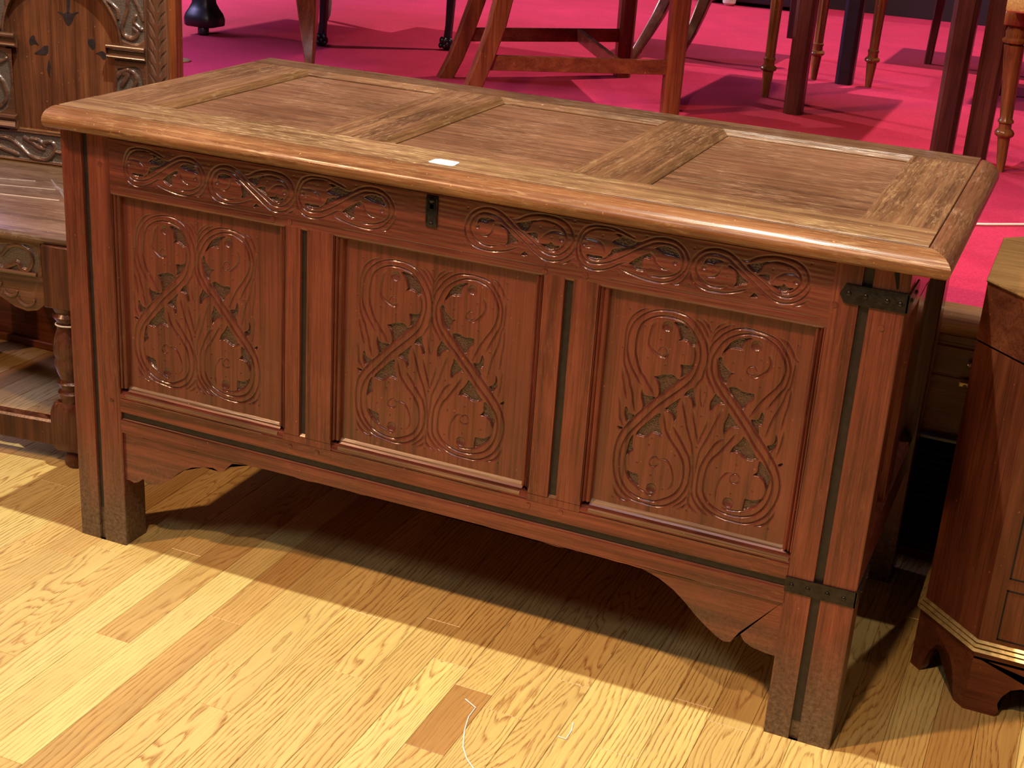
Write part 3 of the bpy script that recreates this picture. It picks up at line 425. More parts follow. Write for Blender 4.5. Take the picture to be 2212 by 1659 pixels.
SETTLE = json.loads('''{"ground":[[[93.3,845.9],[207.3,855.9],[202.9,735.9],[147.2,733.7],[140.8,756.1],[132.4,776.6],[122.1,793.5],[109.8,807.0]],[[-173.1,822.5],[-51.6,833.1],[-77.7,789.9],[-90.6,770.5],[-98.3,746.5],[-102.9,724.2],[-181.8,723.3]],[[140.9,674.9],[191.4,678.5],[190.6,607.7],[137.6,601.9]],[[-182.4,672.3],[-110.4,677.9],[-118.0,568.4],[-192.1,561.9]]],"ridge":[[[91.9,820.0],[107.0,806.7],[120.3,795.0],[131.6,778.1],[138.9,755.9],[142.5,733.3]],[[-53.2,811.8],[-72.9,790.3],[-86.8,770.8],[-96.3,746.6],[-100.9,724.4]],[[173.8,837.0],[169.1,812.4],[166.4,792.8],[158.1,770.9],[153.7,754.1],[158.7,741.4],[173.3,736.3],[184.6,742.3],[187.7,750.8],[179.7,756.6]],[[119.1,807.9],[133.5,799.5],[144.1,789.1],[145.3,774.5]],[[176.8,822.8],[183.7,810.5],[192.2,795.2],[200.6,774.9]],[[184.3,781.5],[180.2,769.7],[189.1,760.8],[196.3,756.6]],[[-105.3,803.8],[-104.7,787.4],[-104.3,767.5],[-109.9,745.3],[-122.7,730.7],[-138.4,729.2],[-145.1,742.0]],[[-83.4,789.3],[-91.9,778.6],[-98.4,769.7]],[[140.1,658.1],[148.0,667.3],[163.3,673.9],[176.1,668.6],[181.2,654.0],[174.9,638.2],[163.1,623.4]],[[153.6,666.2],[162.9,663.8],[148.8,642.1]],[[-142.2,635.2],[-127.7,619.5],[-118.6,598.0],[-122.9,581.8],[-135.8,568.2]],[[-138.5,656.2],[-120.2,664.9],[-116.0,668.8]]],"rground":[[[-416.6,500.6],[2.6,524.7],[26.0,524.8],[22.2,460.8],[-1.3,461.9],[-144.5,460.7],[-422.7,448.0]]],"rridge":[[[-204.1,471.1],[-184.3,489.6],[-159.3,500.6],[-141.1,502.7],[-117.4,500.1],[-94.5,486.8],[-74.8,470.4],[-51.4,465.2],[-30.4,467.7],[-16.2,482.8],[-13.8,496.4],[-22.1,504.7],[-37.1,501.6]],[[-84.1,506.7],[-66.8,499.4],[-52.5,491.8],[-40.9,489.2]],[[-69.3,505.8],[-51.6,505.2],[-37.4,496.2]],[[-161.1,478.9],[-142.9,479.7],[-125.3,475.1],[-103.2,469.7]],[[-11.5,486.0],[0.2,484.7],[17.9,486.9]]],"inlay":[[[26.0,809.1],[33.5,809.8],[30.5,775.2],[27.5,771.6],[24.8,774.6]],[[3.0,772.6],[12.5,773.5],[18.0,770.7],[27.7,774.9],[36.9,772.5],[42.8,775.5],[52.2,776.4],[42.4,769.7],[35.9,755.9],[29.8,748.7],[24.1,748.2],[18.9,756.0],[14.0,767.0]],[[-57.8,720.2],[-52.2,719.1],[-50.8,710.9],[-43.8,701.5],[-53.3,703.0],[-63.2,699.5],[-65.4,709.4]],[[-32.3,700.9],[-22.6,701.9],[-25.7,684.7],[-39.3,682.5],[-55.7,683.4],[-40.5,693.4]],[[70.0,724.5],[81.4,726.4],[86.6,717.8],[82.2,705.7],[76.6,706.8],[69.5,716.1]],[[85.5,697.7],[100.9,704.2],[110.0,696.8],[106.7,688.1],[100.2,689.1],[94.8,695.3]],[[-22.5,674.9],[-19.5,661.7],[-22.6,644.3],[-22.1,637.6],[-25.5,644.0],[-27.6,655.7]]],"aground":[[[-38.6,401.3],[146.1,424.3],[214.9,424.4],[213.5,367.6],[141.5,366.8],[-43.1,359.8]]],"aridge":[[[144.4,402.8],[161.1,419.3],[182.0,425.7],[201.6,415.5],[206.5,395.0],[193.7,376.6],[175.1,368.0],[157.3,370.2],[134.8,380.1],[112.3,388.8],[90.6,378.6]],[[150.3,379.9],[166.3,386.9],[176.8,390.8],[183.7,379.9],[193.8,377.8]]]}''')

# ================================================================ the setting
PW = 0.0602; PX0 = 0.1028
slab = part('floor', 'floor', None, lambda b: box(b, -6, 6, -5, 0.70, -0.05, -0.0045)); tag(slab, kind='structure'); slab.color = (0.5, 0.4, 0.4, 1)
RP = random.Random(11)
KN = {2: [(-0.243, None)], -2: [(-0.072, None)], 3: [(-0.545, None)], 5: [(-0.218, None)], 6: [(-0.32, None)], 10: [(-0.058, None)], 11: [(-0.267, None), (-0.105, None)], 12: [(-0.139, None)]}
TONE = {(11, 1): (0.05, 0.25, 0.1), (3, 1): (0.98, 0.12, 0.05), (4, 0): (0.28, 0.35, 0.5), (2, 1): (0.38, 0.75, 0.35), (2, 0): (0.8, 0.2, 0.0), (10, 0): (0.92, 0.7, 0.6),
        (-2, 1): (0.25, 0.3, 0.15), (-1, 0): (0.72, 1.0, 0.55), (0, 0): (0.62, 0.9, 0.5), (12, 1): (0.55, 1.0, 0.7), (13, 0): (0.5, 1.0, 0.7), (14, 0): (0.85, 0.6, 0.5), (15, 0): (0.95, 0.2, 0.8)}
for k in range(-17, 31):
    xa, xb = PX0 + k * PW, PX0 + (k + 1) * PW
    cuts = [c[0] for c in KN.get(k, [])]
    y = -1.02 + RP.random() * 0.25 if not cuts else min(cuts)
    y2 = y
    ys = sorted(cuts) if cuts else [y]
    if cuts:
        while ys[0] > -1.0: ys.insert(0, ys[0] - RP.uniform(0.45, 0.9))
    while ys[-1] < 0.66: ys.append(ys[-1] + (RP.uniform(0.55, 1.0)))
    first = [i for i, v in enumerate(ys) if cuts and abs(v - min(cuts)) < 1e-6]
    fi = first[0] if first else 1
    edges = [-1.08] + [v for v in ys if -1.05 < v < 0.62] + [0.664]
    for n in range(len(edges) - 1):
        a, b_ = edges[n], edges[n + 1]
        bm = bmesh.new(); g = 0.00025; cz = 0.0006
        x0, x1, y0, y1 = xa + g, xb - g, a + g, b_ - g
        lo = [bm.verts.new(p) for p in ((x0, y0, -.0045), (x1, y0, -.0045), (x1, y1, -.0045), (x0, y1, -.0045))]
        md = [bm.verts.new(p) for p in ((x0, y0, -cz), (x1, y0, -cz), (x1, y1, -cz), (x0, y1, -cz))]
        hi = [bm.verts.new(p) for p in ((x0 + cz, y0 + cz, 0), (x1 - cz, y0 + cz, 0), (x1 - cz, y1 - cz, 0), (x0 + cz, y1 - cz, 0))]
        for A_, B_ in ((lo, md), (md, hi)):
            for i in range(4): bm.faces.new((A_[i], A_[(i + 1) % 4], B_[(i + 1) % 4], B_[i]))
        bm.faces.new(hi)
        o = put('plank', bm, M['floor'], slab)
        rel = None
        if cuts: rel = 1 if b_ <= min(cuts) + 1e-6 and abs(b_ - min(cuts)) < 1e-6 else None
        tone = (RP.betavariate(2.2, 1.6), RP.choice([0.1, 0.3, 0.5, 1.0, 1.2]), RP.random(), 1)
        mid = 0.5 * (a + b_)
        def hit(kk, lo_, hi_, c):
            return c if k == kk and lo_ < mid < hi_ else None
        for kk, l_, h_, c in ((11, -.267, -.105, (0.02, 0.5, 0.15)), (11, -.105, 1, (0.62, 1.1, .6)), (11, -2, -.267, (0.6, .5, .6)), (3, -.545, 1, (1.0, 0.12, 0.0)), (4, -9, 9, (0.30, 0.4, 0.5)), (2, -.243, 1, (0.42, 0.8, 0.35)), (2, -2, -.243, (0.85, 0.2, 0.0)),
                              (10, -2, -.058, (0.97, 0.8, 0.6)), (10, -.058, 1, (.6, .3, .9)), (-2, -.072, 1, (0.35, 0.3, 0.3)), (-1, -9, 9, (0.72, 1.2, 0.6)), (0, -9, 9, (0.62, 1.1, 0.4)), (5, -.218, 1, (.62, .3, .1)), (5, -2, -.218, (.72, .5, .3)),
                              (6, -.32, 1, (.80, 1.1, .45)), (6, -2, -.32, (.8, .9, .8)), (7, -9, 9, (.68, .35, .9)), (8, -9, 9, (.78, .5, .6)), (9, -9, 9, (.66, .4, .8)), (12, -9, -.139, (.72, 1.2, .7)), (12, -.139, 1, (.6, 1.1, .7)), (13, -9, 9, (.64, 1.2, .8)), (14, -9, 9, (.86, .5, .5)), (15, -9, 9, (.98, .3, .8)), (16, -9, 9, (.85, .3, 1.)), (17, -9, 9, (.55, 1.0, .6)), (18, -9, 9, (.6, .8, .9)), (19, -9, 9, (.75, 1.1, .5))):
            if hit(kk, l_, h_, c): tone = (c[0], c[1], c[2], 1)
        o.color = tone

PZ = 0.465
bm = bmesh.new(); box(bm, -8, 8, 0.686, 5.10, 0.0, PZ); carpet = put('floor_carpet', bm, M['carpet']); tag(carpet, kind='structure')
bm = bmesh.new()
prism(bm, [(0.700, 0.471), (0.672, 0.472), (0.660, 0.468), (0.650, 0.459), (0.6465, 0.447), (0.650, 0.435), (0.659, 0.427), (0.666, 0.424), (0.700, 0.424)], 'x', -3, 4)
tag(put('trim_1', bm, M['nose'], None, True, sharp=50), kind='structure')
bm = bmesh.new()
prism(bm, [(0.686, 0.424), (0.664, 0.424), (0.664, 0.412), (0.670, 0.409), (0.670, 0.405), (0.666, 0.402), (0.666, 0.3535), (0.6695, 0.352), (0.6695, 0.3495), (0.666, 0.348), (0.666, 0.0), (0.686, 0.0)], 'x', -3, 4)
riser = tag(put('wall_platform', bm, M['riser']), kind='structure')
bm = bmesh.new(); box(bm, -3, 4, 0.655, 0.666, 0.0, 0.018, 0.002); tag(put('baseboard_front', bm, M['riser']), kind='structure')
vent = part('vent_grille', 'vent', None, lambda b: (box(b, 1.02, 1.52, 0.661, 0.6655, 0.028, 0.238), box(b, 1.02, 1.03, 0.650, 0.662, 0.028, 0.238), box(b, 1.51, 1.52, 0.650, 0.662, 0.028, 0.238)))
tag(vent, 'black slatted vent low in the wooden platform front, behind the right end of the chest', 'vent')
part('frame', 'vent_edge', vent, lambda b: box(b, 1.018, 1.522, 0.647, 0.6655, 0.236, 0.2425, 0.001))
for i in range(14):
    zz = 0.036 + i * 0.0143
    part('slat', 'vent', vent, lambda b: prism(b, [(0.651, zz), (0.653, zz - 0.001), (0.662, zz + 0.008), (0.661, zz + 0.010)], 'x', 1.03, 1.51))
tag(part('wall_back', 'wall', None, lambda b: box(b, -8, 8, 5.10, 5.25, 0.0, 4.6)), kind='structure')

# ================================================================ the oak chest
ch = thing('blanket_chest', 'long dark oak panelled chest carved with looping scrollwork, standing on the light wood floor', 'chest', (0, 0, 0))
def stile(b, x0, x1, g0, g1, inner, y1=0.055):
    """front corner post with a sunk channel; the moulded edge is on the inner side above the bottom rail"""
    prism(b, [(x0, 0.0015), (x0 + .0015, 0), (g0, 0), (g0 + .0012, 0.005), (g1 - .0012, 0.005), (g1, 0), (x1 - .0015, 0), (x1, 0.0015), (x1, y1), (x0, y1)], 'z', 0.0, 0.7085)
sL = part('stile', 'oak_z', ch, lambda b: stile(b, 0.0, 0.0935, 0.0395, 0.0510, 1))
sR = part('stile', 'oak_z', ch, lambda b: stile(b, 1.2050, 1.30, 1.2415, 1.2550, -1))
part('groove', 'dark', sL, lambda b: box(b, 0.0405, 0.0500, 0.0042, 0.0052, 0.06, 0.708))
part('groove', 'dark', sR, lambda b: box(b, 1.2425, 1.2540, 0.0042, 0.0052, 0.03, 0.708))
part('split', 'void', sR, lambda b: prism(b, [(1.2770, 0.708), (1.2845, 0.708), (1.2870, 0.684), (1.2845, 0.681), (1.2790, 0.700)], 'y', -0.0004, 0.004))
for x in (0.0, 1.235):
    part('stile', 'oak_z', ch, lambda b: box(b, x, x + 0.065, 0.535, 0.600, 0.0, 0.7085, 0.002))
def mould(b, x, s):
    """narrow run moulding beside a panel; x is the panel edge, s the direction towards the frame"""
    pf = [(0, 0.0130), (0, 0.0065), (0.0012, 0.0048), (0.0035, 0.0030), (0.0055, 0.0046), (0.0066, 0.0062), (0.0074, 0.0036), (0.0092, 0.0016), (0.0108, 0.0030), (0.0114, 0.0042), (0.0120, 0.0), (0.0135, 0.0), (0.0135, 0.0130)]
    prism(b, [(x + s * a, y) for a, y in pf], 'z', 0.2905, 0.6155)
def muntin(x0, x1, g0, g1):
    m = part('muntin', 'oak_z', ch, lambda b: prism(b, [(x0 + .0125, 0), (g0, 0), (g0 + .001, .005), (g1 - .001, .005), (g1, 0), (x1 - .0125, 0), (x1 - .0125, .03), (x0 + .0125, .03)], 'z', 0.283, 0.6185))
    part('moulding', 'oak_z', m, lambda b: mould(b, x0, 1), True, sharp=40); part('moulding', 'oak_z', m, lambda b: mould(b, x1, -1), True, sharp=40)
    part('groove', 'dark', m, lambda b: box(b, g0 + .001, g1 - .001, .0042, .0052, 0.2880, 0.6140))
    part('ledge', 'nosing', m, lambda b: prism(b, [(0.0051, 0.2835), (0.0005, 0.2840), (0.0051, 0.2885)], 'x', g0 + .001, g1 - .001))
muntin(0.3925, 0.5000, 0.4315, 0.4430)
muntin(0.8040, 0.9110, 0.8480, 0.8610)
for x, s in ((0.1050, -1), (1.2035 - .0115, 1)):
    part('moulding', 'oak_z', sL if s < 0 else sR, lambda b: mould(b, x, s), True, sharp=40)
# bottom rail: channel, bead and a sloping ledge below the panels
def brail(b):
    prism(b, [(0.030, 0.2125), (0.001, 0.2115), (0.0, 0.2130), (0.0, 0.2340), (0.0018, 0.2352), (0.0058, 0.2356), (0.0062, 0.2488), (0.0, 0.2492), (0.0, 0.2715), (0.0022, 0.2724), (0.0010, 0.2734), (0.0, 0.2760), (0.0012, 0.2795), (0.0040, 0.2812), (0.0056, 0.2816), (0.0058, 0.2832), (0.0075, 0.2840), (0.0135, 0.2850), (0.030, 0.2850)], 'x', 0.0930, 1.2055)
br = part('bottom_rail', 'oak_x', ch, brail, True, sharp=30)
part('groove', 'dark', br, lambda b: box(b, 0.0945, 1.2045, .0052, .0064, 0.2368, 0.2485))
for x0, x1 in ((0.1045, 0.3935), (0.4990, 0.8050), (0.9100, 1.2045)):
    part('ledge', 'oak_x', br, lambda b: prism(b, [(0.0060, 0.2838), (0.0064, 0.2852), (0.0110, 0.2907), (0.0136, 0.2907), (0.0136, 0.2838)], 'x', x0, x1))
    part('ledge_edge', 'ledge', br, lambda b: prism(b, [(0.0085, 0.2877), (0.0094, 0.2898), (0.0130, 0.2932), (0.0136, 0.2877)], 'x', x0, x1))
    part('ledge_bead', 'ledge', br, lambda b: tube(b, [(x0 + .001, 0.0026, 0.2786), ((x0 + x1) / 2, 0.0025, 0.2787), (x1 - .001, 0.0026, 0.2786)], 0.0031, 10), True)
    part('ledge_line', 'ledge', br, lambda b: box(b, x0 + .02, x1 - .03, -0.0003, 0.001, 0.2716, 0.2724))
part('channel_lip', 'ledge', br, lambda b: prism(b, [(-.0001, .2338), (0.0016, .2350), (.0052, .2357), (.0052, .2338)], 'x', 0.0945, 1.2045))  # pale lip paints the highlight along the channel's lower edge
for m0, m1 in ((0.4035, 0.4880), (0.8155, 0.8985)):   # the muntins stand flush over the ledge
    part('joint_block', 'oak_z', br, lambda b: box(b, m0, m1, 0.0, 0.012, 0.2722, 0.2836))
# wavy lower edge of the rail and the two shaped brackets
def wavy(b):
    pts = [(0.094 + i * 0.0155, 0.2118 - 0.0016 * (0.5 + 0.5 * math.sin(i * 0.9)) * (1 if i % 3 else .3) - (0.0022 if 44 < i < 60 else 0)) for i in range(0, 72)]
    prism(b, [(x, z) for x, z in pts] + [(pts[-1][0], 0.2150), (pts[0][0], 0.2150)], 'y', 0.0012, 0.028)
part('lower_edge', 'oak_x', br, wavy)
lb = [(0.0930, 0.2125), (0.0930, 0.1230), (0.1010, 0.1238), (0.1103, 0.1210), (0.1190, 0.1245), (0.1290, 0.1330), (0.1340, 0.1265), (0.1417, 0.1255), (0.1560, 0.1290), (0.1666, 0.1325), (0.1760, 0.1390), (0.1855, 0.1465), (0.1980, 0.1590), (0.2089, 0.1674), (0.2272, 0.1778), (0.2500, 0.1840), (0.2680, 0.1870), (0.2790, 0.1830), (0.2890, 0.1860), (0.2960, 0.1950), (0.3049, 0.2033), (0.3336, 0.2079), (0.3500, 0.2125)]
rb = [(1.2060, 0.2125), (1.2060, 0.1225), (1.1900, 0.1235), (1.1700, 0.1270), (1.1580, 0.1330), (1.1500, 0.1450), (1.1470, 0.1350), (1.1390, 0.1255), (1.1290, 0.1240), (1.1180, 0.1290), (1.1020, 0.1400), (1.0850, 0.1530), (1.0680, 0.1690), (1.0480, 0.1850), (1.0250, 0.1970), (1.0000, 0.2050), (0.9750, 0.2095), (0.9500, 0.2125)]
part('bracket', 'oak_x', ch, lambda b: prism(b, lb, 'y', 0.006, 0.024))
part('bracket', 'oak_x', ch, lambda b: prism(b, rb, 'y', 0.006, 0.024))
# carved top rail (height field with a bead along its lower edge)
fr = Field(92.0, 1206.5, 613.5, 702.0, 0.85)
zz = fr.V
bead = np.where(zz < 627, 0, 0.0)
bead = np.where((zz > 626.2) & (zz < 628.2), -1.1 * (0.5 + 0.5 * np.cos(PI * (zz - 627.2))), bead)
bead = np.where(zz < 618.0, -2.8 * ((618.0 - zz) / 4.5) ** 2, bead)
notj = ((fr.U > 108) & (fr.U < 392)) | ((fr.U > 503) & (fr.U < 803)) | ((fr.U > 914) & (fr.U < 1196))
fr.H = np.where(notj | (zz < 618), bead, 0.0)
fr.H += 0.10 * np.sin(zz * 0.9 + 3 * np.sin(fr.U * 0.01)) * np.sin(fr.U * 0.031)
units = [('R', 119.0, 268.0, 634.5, 695.0), ('F', 271.5, 423.5, 634.0, 694.5), ('R', 423.5, 585.5, 635.0, 698.0), ('F', 695.5, 859.5, 635.5, 699.5), ('R', 861.0, 1019.5, 635.0, 698.0), ('F', 1021.0, 1180.0, 636.0, 697.5)]
for kind, x0, x1, z0, z1 in units:
    U_ = CARVE[kind]; sx = (x1 - x0) / U_['w']; sz = (z1 - z0) / U_['h']
    f = lambda P: [(x0 + p[0] * sx, z0 + p[1] * sz) for p in P]
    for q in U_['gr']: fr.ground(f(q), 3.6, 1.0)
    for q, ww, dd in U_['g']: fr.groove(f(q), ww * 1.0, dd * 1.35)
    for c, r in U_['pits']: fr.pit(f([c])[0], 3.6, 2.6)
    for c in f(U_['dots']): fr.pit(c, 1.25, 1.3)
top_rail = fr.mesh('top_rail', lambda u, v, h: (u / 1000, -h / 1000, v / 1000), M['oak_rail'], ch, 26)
part('upper_strip', 'oak_x', ch, lambda b: box(b, 0.0935, 1.205, 0.0008, 0.026, 0.7015, 0.7085))
# carved panels
def panel(x0, x1, which):
    F_ = Field(x0, x1, 286.0, 618.0, 0.82)
    P = CARVE['P']; c0 = np.array(CARVE['ctr'])
    if which == 2: f = lambda pts: [tuple(p) for p in pts]
    else:
        C_ = np.array(CARVE['co'][str(which)])
        def f(pts):
            u = (np.array(pts) - c0) / 100; B_ = np.stack([np.ones(len(u)), u[:, 0], u[:, 1], u[:, 0] ** 2, u[:, 0] * u[:, 1], u[:, 1] ** 2], 1)
            return [tuple(q) for q in B_ @ C_]
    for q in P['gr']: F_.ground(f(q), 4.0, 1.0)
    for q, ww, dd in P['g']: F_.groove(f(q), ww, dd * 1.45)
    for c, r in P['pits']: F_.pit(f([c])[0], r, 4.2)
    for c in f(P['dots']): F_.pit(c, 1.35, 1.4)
    F_.H += 0.12 * np.sin(F_.U * 0.35 + 2 * np.sin(F_.V * 0.02)) * np.sin(F_.V * .013 + which)
    return F_.mesh('panel', lambda u, v, h: (u / 1000, 0.013 - h / 1000, v / 1000), M['oak_panel'], ch, 8)
panel(100.0, 397.5, 1); panel(495.0, 809.0, 2); panel(906.0, 1210.0, 3)
for x, z in ((0.3840, 0.6230), (0.4130, 0.6240), (0.8180, 0.6215), (0.8770, 0.6260), (0.8190, 0.2640), (0.8700, 0.2655), (0.4160, 0.2630), (0.4640, 0.2640), (1.2122, 0.6485), (1.2735, 0.6289), (0.0740, 0.6600), (0.0760, 0.2650)):
    part('peg', 'oak_x', ch, lambda b: (lathe(b, [(0.0042, -0.0005), (0.0042, 0.0008), (0.0030, 0.0011)], 0, 0, 9), bmesh.ops.transform(b, matrix=Matrix.Translation((x, 0, z)) @ Matrix.Rotation(PI / 2, 4, 'X'), verts=b.verts[:])))
# keyhole plate
es = part('keyhole_plate', 'iron', ch, lambda b: box(b, 0.6345, 0.6525, -0.0022, 0.001, 0.6545, 0.7000, 0.0014, 2), True)
part('keyhole', 'void', es, lambda b: (box(b, 0.6405, 0.6465, -0.0026, 0.0, 0.6650, 0.6880), box(b, 0.6395, 0.6475, -0.0026, 0.0, 0.6815, 0.6885)))
part('stud', 'iron', es, lambda b: (ball(b, (0.6435, -0.0028, 0.6940), 0.0042, 10, (1, .6, 1)), ball(b, (0.6435, -0.0024, 0.6595), 0.0036, 10, (1, .6, 1)), box(b, 0.6345, 0.6375, -0.0032, -0.001, 0.660, 0.697, .0008), box(b, 0.6495, 0.6525, -0.0032, -0.001, 0.660, 0.697, .0008)), True)
# iron corner straps
def strap(poly, zc, ylen, nails, snails):
    s = part('iron_strap', 'iron', ch, lambda b: (prism(b, poly, 'y', -0.0026, 0.0), box(b, 1.2995, 1.3026, -0.0026, 0.004, zc - .0118, zc + .0118), prism(b, [(0.0, zc - .0118), (ylen - .012, zc - .010), (ylen, zc), (ylen - .012, zc + .010), (0.0, zc + .0118)], 'x', 1.2998, 1.3024)))
    for x, z in nails: part('nail', 'iron', s, lambda b: ball(b, (x, -0.0026, z), 0.0034, 8, (1, .7, 1)), True)
    for y, z in snails: part('nail', 'iron', s, lambda b: ball(b, (1.3026, y, z), 0.0034, 8, (.7, 1, 1)), True)
strap([(1.2165, 0.6654), (1.2229, 0.6540), (1.3015, 0.6535), (1.3015, 0.6790), (1.2229, 0.6788)], 0.6662, 0.095, [(1.2278, 0.6672), (1.2491, 0.6668), (1.2760, 0.6660), (1.2920, 0.6650)], [(0.02, 0.6655), (0.06, 0.6655)])
strap([(1.2040, 0.2325), (1.3015, 0.2325), (1.3015, 0.2565), (1.2040, 0.2550)], 0.2445, 0.105, [(1.2136, 0.2440), (1.2360, 0.2440), (1.2628, 0.2440), (1.2850, 0.2436)], [(0.03, 0.2445), (0.075, 0.2445)])
# sides, back and bottom
for xs, xo in ((1.2900, 1), (0.0100, -1)):
    def side(b, xs=xs, xo=xo):
        X = lambda d: xs - xo * d
        prism(b, [(X(0), .601), (X(0), .700), (X(.026), .700), (X(.026), .601)], 'y', .055, .535)
    part('side_rail', 'oak_x', ch, side)
    def side2(b, xs=xs, xo=xo):
        X = lambda d: xs - xo * d
        prism(b, [(X(-.002), .212), (X(-.002), .2715), (X(0), .2734), (X(-.001), .2775), (X(.001), .281), (X(.004), .2825), (X(.012), .293), (X(.026), .293), (X(.026), .212)], 'y', .055, .535)
    part('side_rail', 'oak_x', ch, side2, True)
    part('side_muntin', 'oak_z', ch, lambda b: box(b, min(xs, xs - xo * .022), max(xs, xs - xo * .022), .255, .335, .28, .605, .001))
    for ya, yb in ((.050, .262), (.328, .540)):
        part('side_panel', 'oak_z', ch, lambda b: box(b, min(xs - xo * .012, xs - xo * .020), max(xs - xo * .012, xs - xo * .020), ya, yb, .28, .61))
part('back_panel', 'oak_x', ch, lambda b: box(b, .06, 1.24, .575, .590, .21, .70))
part('bottom_board', 'oak_x', ch, lambda b: box(b, .03, 1.27, .03, .58, .222, .236))

# ---------------------------------------------------------------- lid
LZ = 0.7397
lid = part('lid', 'lid_x', ch, lambda b: box(b, -0.006, 1.3120, 0.0120, 0.6130, 0.7088, 0.7240))
LW = {}
def lidpart(name, mat, fn, **kw): return part(name, mat, lid, fn, **kw)
zp = 0.7302
lidpart('front_rail', 'lid_front', lambda b: prism(b, [(0.0112, 0.7200), (0.0112, LZ - .0008), (0.0120, LZ), (0.0985, LZ), (0.0995, LZ - .0008), (0.0995, 0.7200)], 'x', -0.0075, 1.3120))
lidpart('back_rail', 'lid_back', lambda b: prism(b, [(0.6170, 0.7180), (0.6195, 0.7250), (0.6185, 0.7360), (0.6150, LZ), (0.5540, LZ), (0.5440, zp + .0012), (0.5440, 0.7200)], 'x', -0.0075, 1.3120))
def lm(b, x0, x1, bl=0.0, br_=0.0):
    """cross member of the lid; its right edge is bevelled where br_ is set"""
    L = [(x0, 0.7200)] + ([(x0, zp + .001), (x0 + bl, LZ)] if bl else [(x0, LZ - .0008), (x0 + .0008, LZ)])
    R_ = ([(x1, LZ), (x1 + br_, zp + .0012), (x1 + br_, 0.7200)] if br_ else [(x1, LZ), (x1 + .0008, LZ - .0008), (x1 + .0008, 0.7200)])
    prism(b, L + R_, 'y', 0.0990, 0.5550)
lidpart('groove', 'dark', lambda b: box(b, -0.0060, 1.3110, 0.0090, 0.0114, 0.7250, LZ - .0014))  # dark strip laid in the nosing joint to paint its shade
lidpart('gap_shade', 'void', lambda b: box(b, 0.112, 1.214, 0.5395, 0.5445, 0.7240, 0.7262))  # near-black strip painting the shade at the foot of the back bevel
lidpart('end_rail', 'lid_y', lambda b: lm(b, -0.0075, 0.1080, 0, .0120))
lidpart('lid_muntin', 'lid_y', lambda b: lm(b, 0.3990, 0.5020, 0, .0120))
lidpart('lid_muntin', 'lid_y', lambda b: lm(b, 0.8060, 0.9040, 0, .0120))
lidpart('end_rail', 'lid_y', lambda b: lm(b, 1.2085, 1.3115, .0060, 0))
for xa, xb in ((0.112, 0.404), (0.506, 0.811), (0.908, 1.214)):
    lidpart('lid_panel', 'lid_panel', lambda b: prism(b, [(xa + .0025, .7200), (xa + .0025, zp - .0014), (xa + .010, zp), (xb, zp), (xb, .7200)], 'y', 0.0980, 0.5402))
def nosing(b):
    pf = [(0.0, LZ - .0016), (0.0012, LZ - .0006), (0.008, LZ - .0002), (0.018, LZ - .0010), (0.028, LZ - .0035), (0.0355, LZ - .0078), (0.0405, LZ - .0132), (0.0420, LZ - .0190), (0.0400, LZ - .0245), (0.0350, LZ - .0288), (0.0270, LZ - .0310), (0.0120, LZ - .0318), (0.0, LZ - .0318)]
    rA = [(-0.0075 - 0.0 * d, 0.0092 - d, z) for d, z in pf]
    rA[6:9] = [(x + .001, y, z) for x, y, z in rA[6:9]]
    rB = [(1.3137 + d * 0.80, 0.0092 - d, z) for d, z in pf]
    loft(b, [rA, [(1.30 + 0 * d, 0.0092 - d, z) for d, z in pf], rB])
lidpart('front_nosing', 'nosing', nosing, smooth=True, sharp=40)
def nosing2(b):
    pf = [(0.0, LZ - .0016), (0.0010, LZ - .0003), (0.006, LZ + .0002), (0.014, LZ - .0010), (0.022, LZ - .0035), (0.0284, LZ - .0078), (0.0324, LZ - .0132), (0.0336, LZ - .0190), (0.0320, LZ - .0245), (0.0280, LZ - .0288), (0.0216, LZ - .0310), (0.0096, LZ - .0318), (0.0, LZ - .0318)]
    loft(b, [[(1.3137 + d, 0.0092 - d * 1.25, z) for d, z in pf], [(1.3137 + d, 0.560, z) for d, z in pf], [(1.3137 + d * .97, 0.585, z) for d, z in pf], [(1.3137 + d * .80, 0.603, z - .001) for d, z in pf], [(1.3137 + d * .5, 0.610, z - .002) for d, z in pf]])
lidpart('end_nosing', 'nosing_y', nosing2, smooth=True, sharp=40)
tg = part('price_tag', 'paper', None, lambda b: prism(b, [(0.6225, 0.0250), (0.6232, 0.0440), (0.6290, 0.0500), (0.6580, 0.0490), (0.6612, 0.0440), (0.6622, 0.0235), (0.6590, 0.0205), (0.6260, 0.0215)], 'z', LZ + .0002, LZ + .0008))
tag(tg, 'small blank white paper tag lying on the front rail of the chest lid', 'tag')

# ================================================================ carved wainscot chair (left)
T8 = math.radians(8)
WX, WY = -0.507, 0.595
wc = thing('wainscot_chair', 'carved brown oak armless settle chair with an inlaid arched back, left of the long chest', 'chair', (WX, WY, 0), T8)
S_ = SETTLE
fb = Field(-215.0, 206.0, 523.5, 862.0, 1.15)
fb.H[:] = 0.0
base = -4.5
for q in S_['ground']: fb.ground(q, 4.5, 2.0, 0.9)
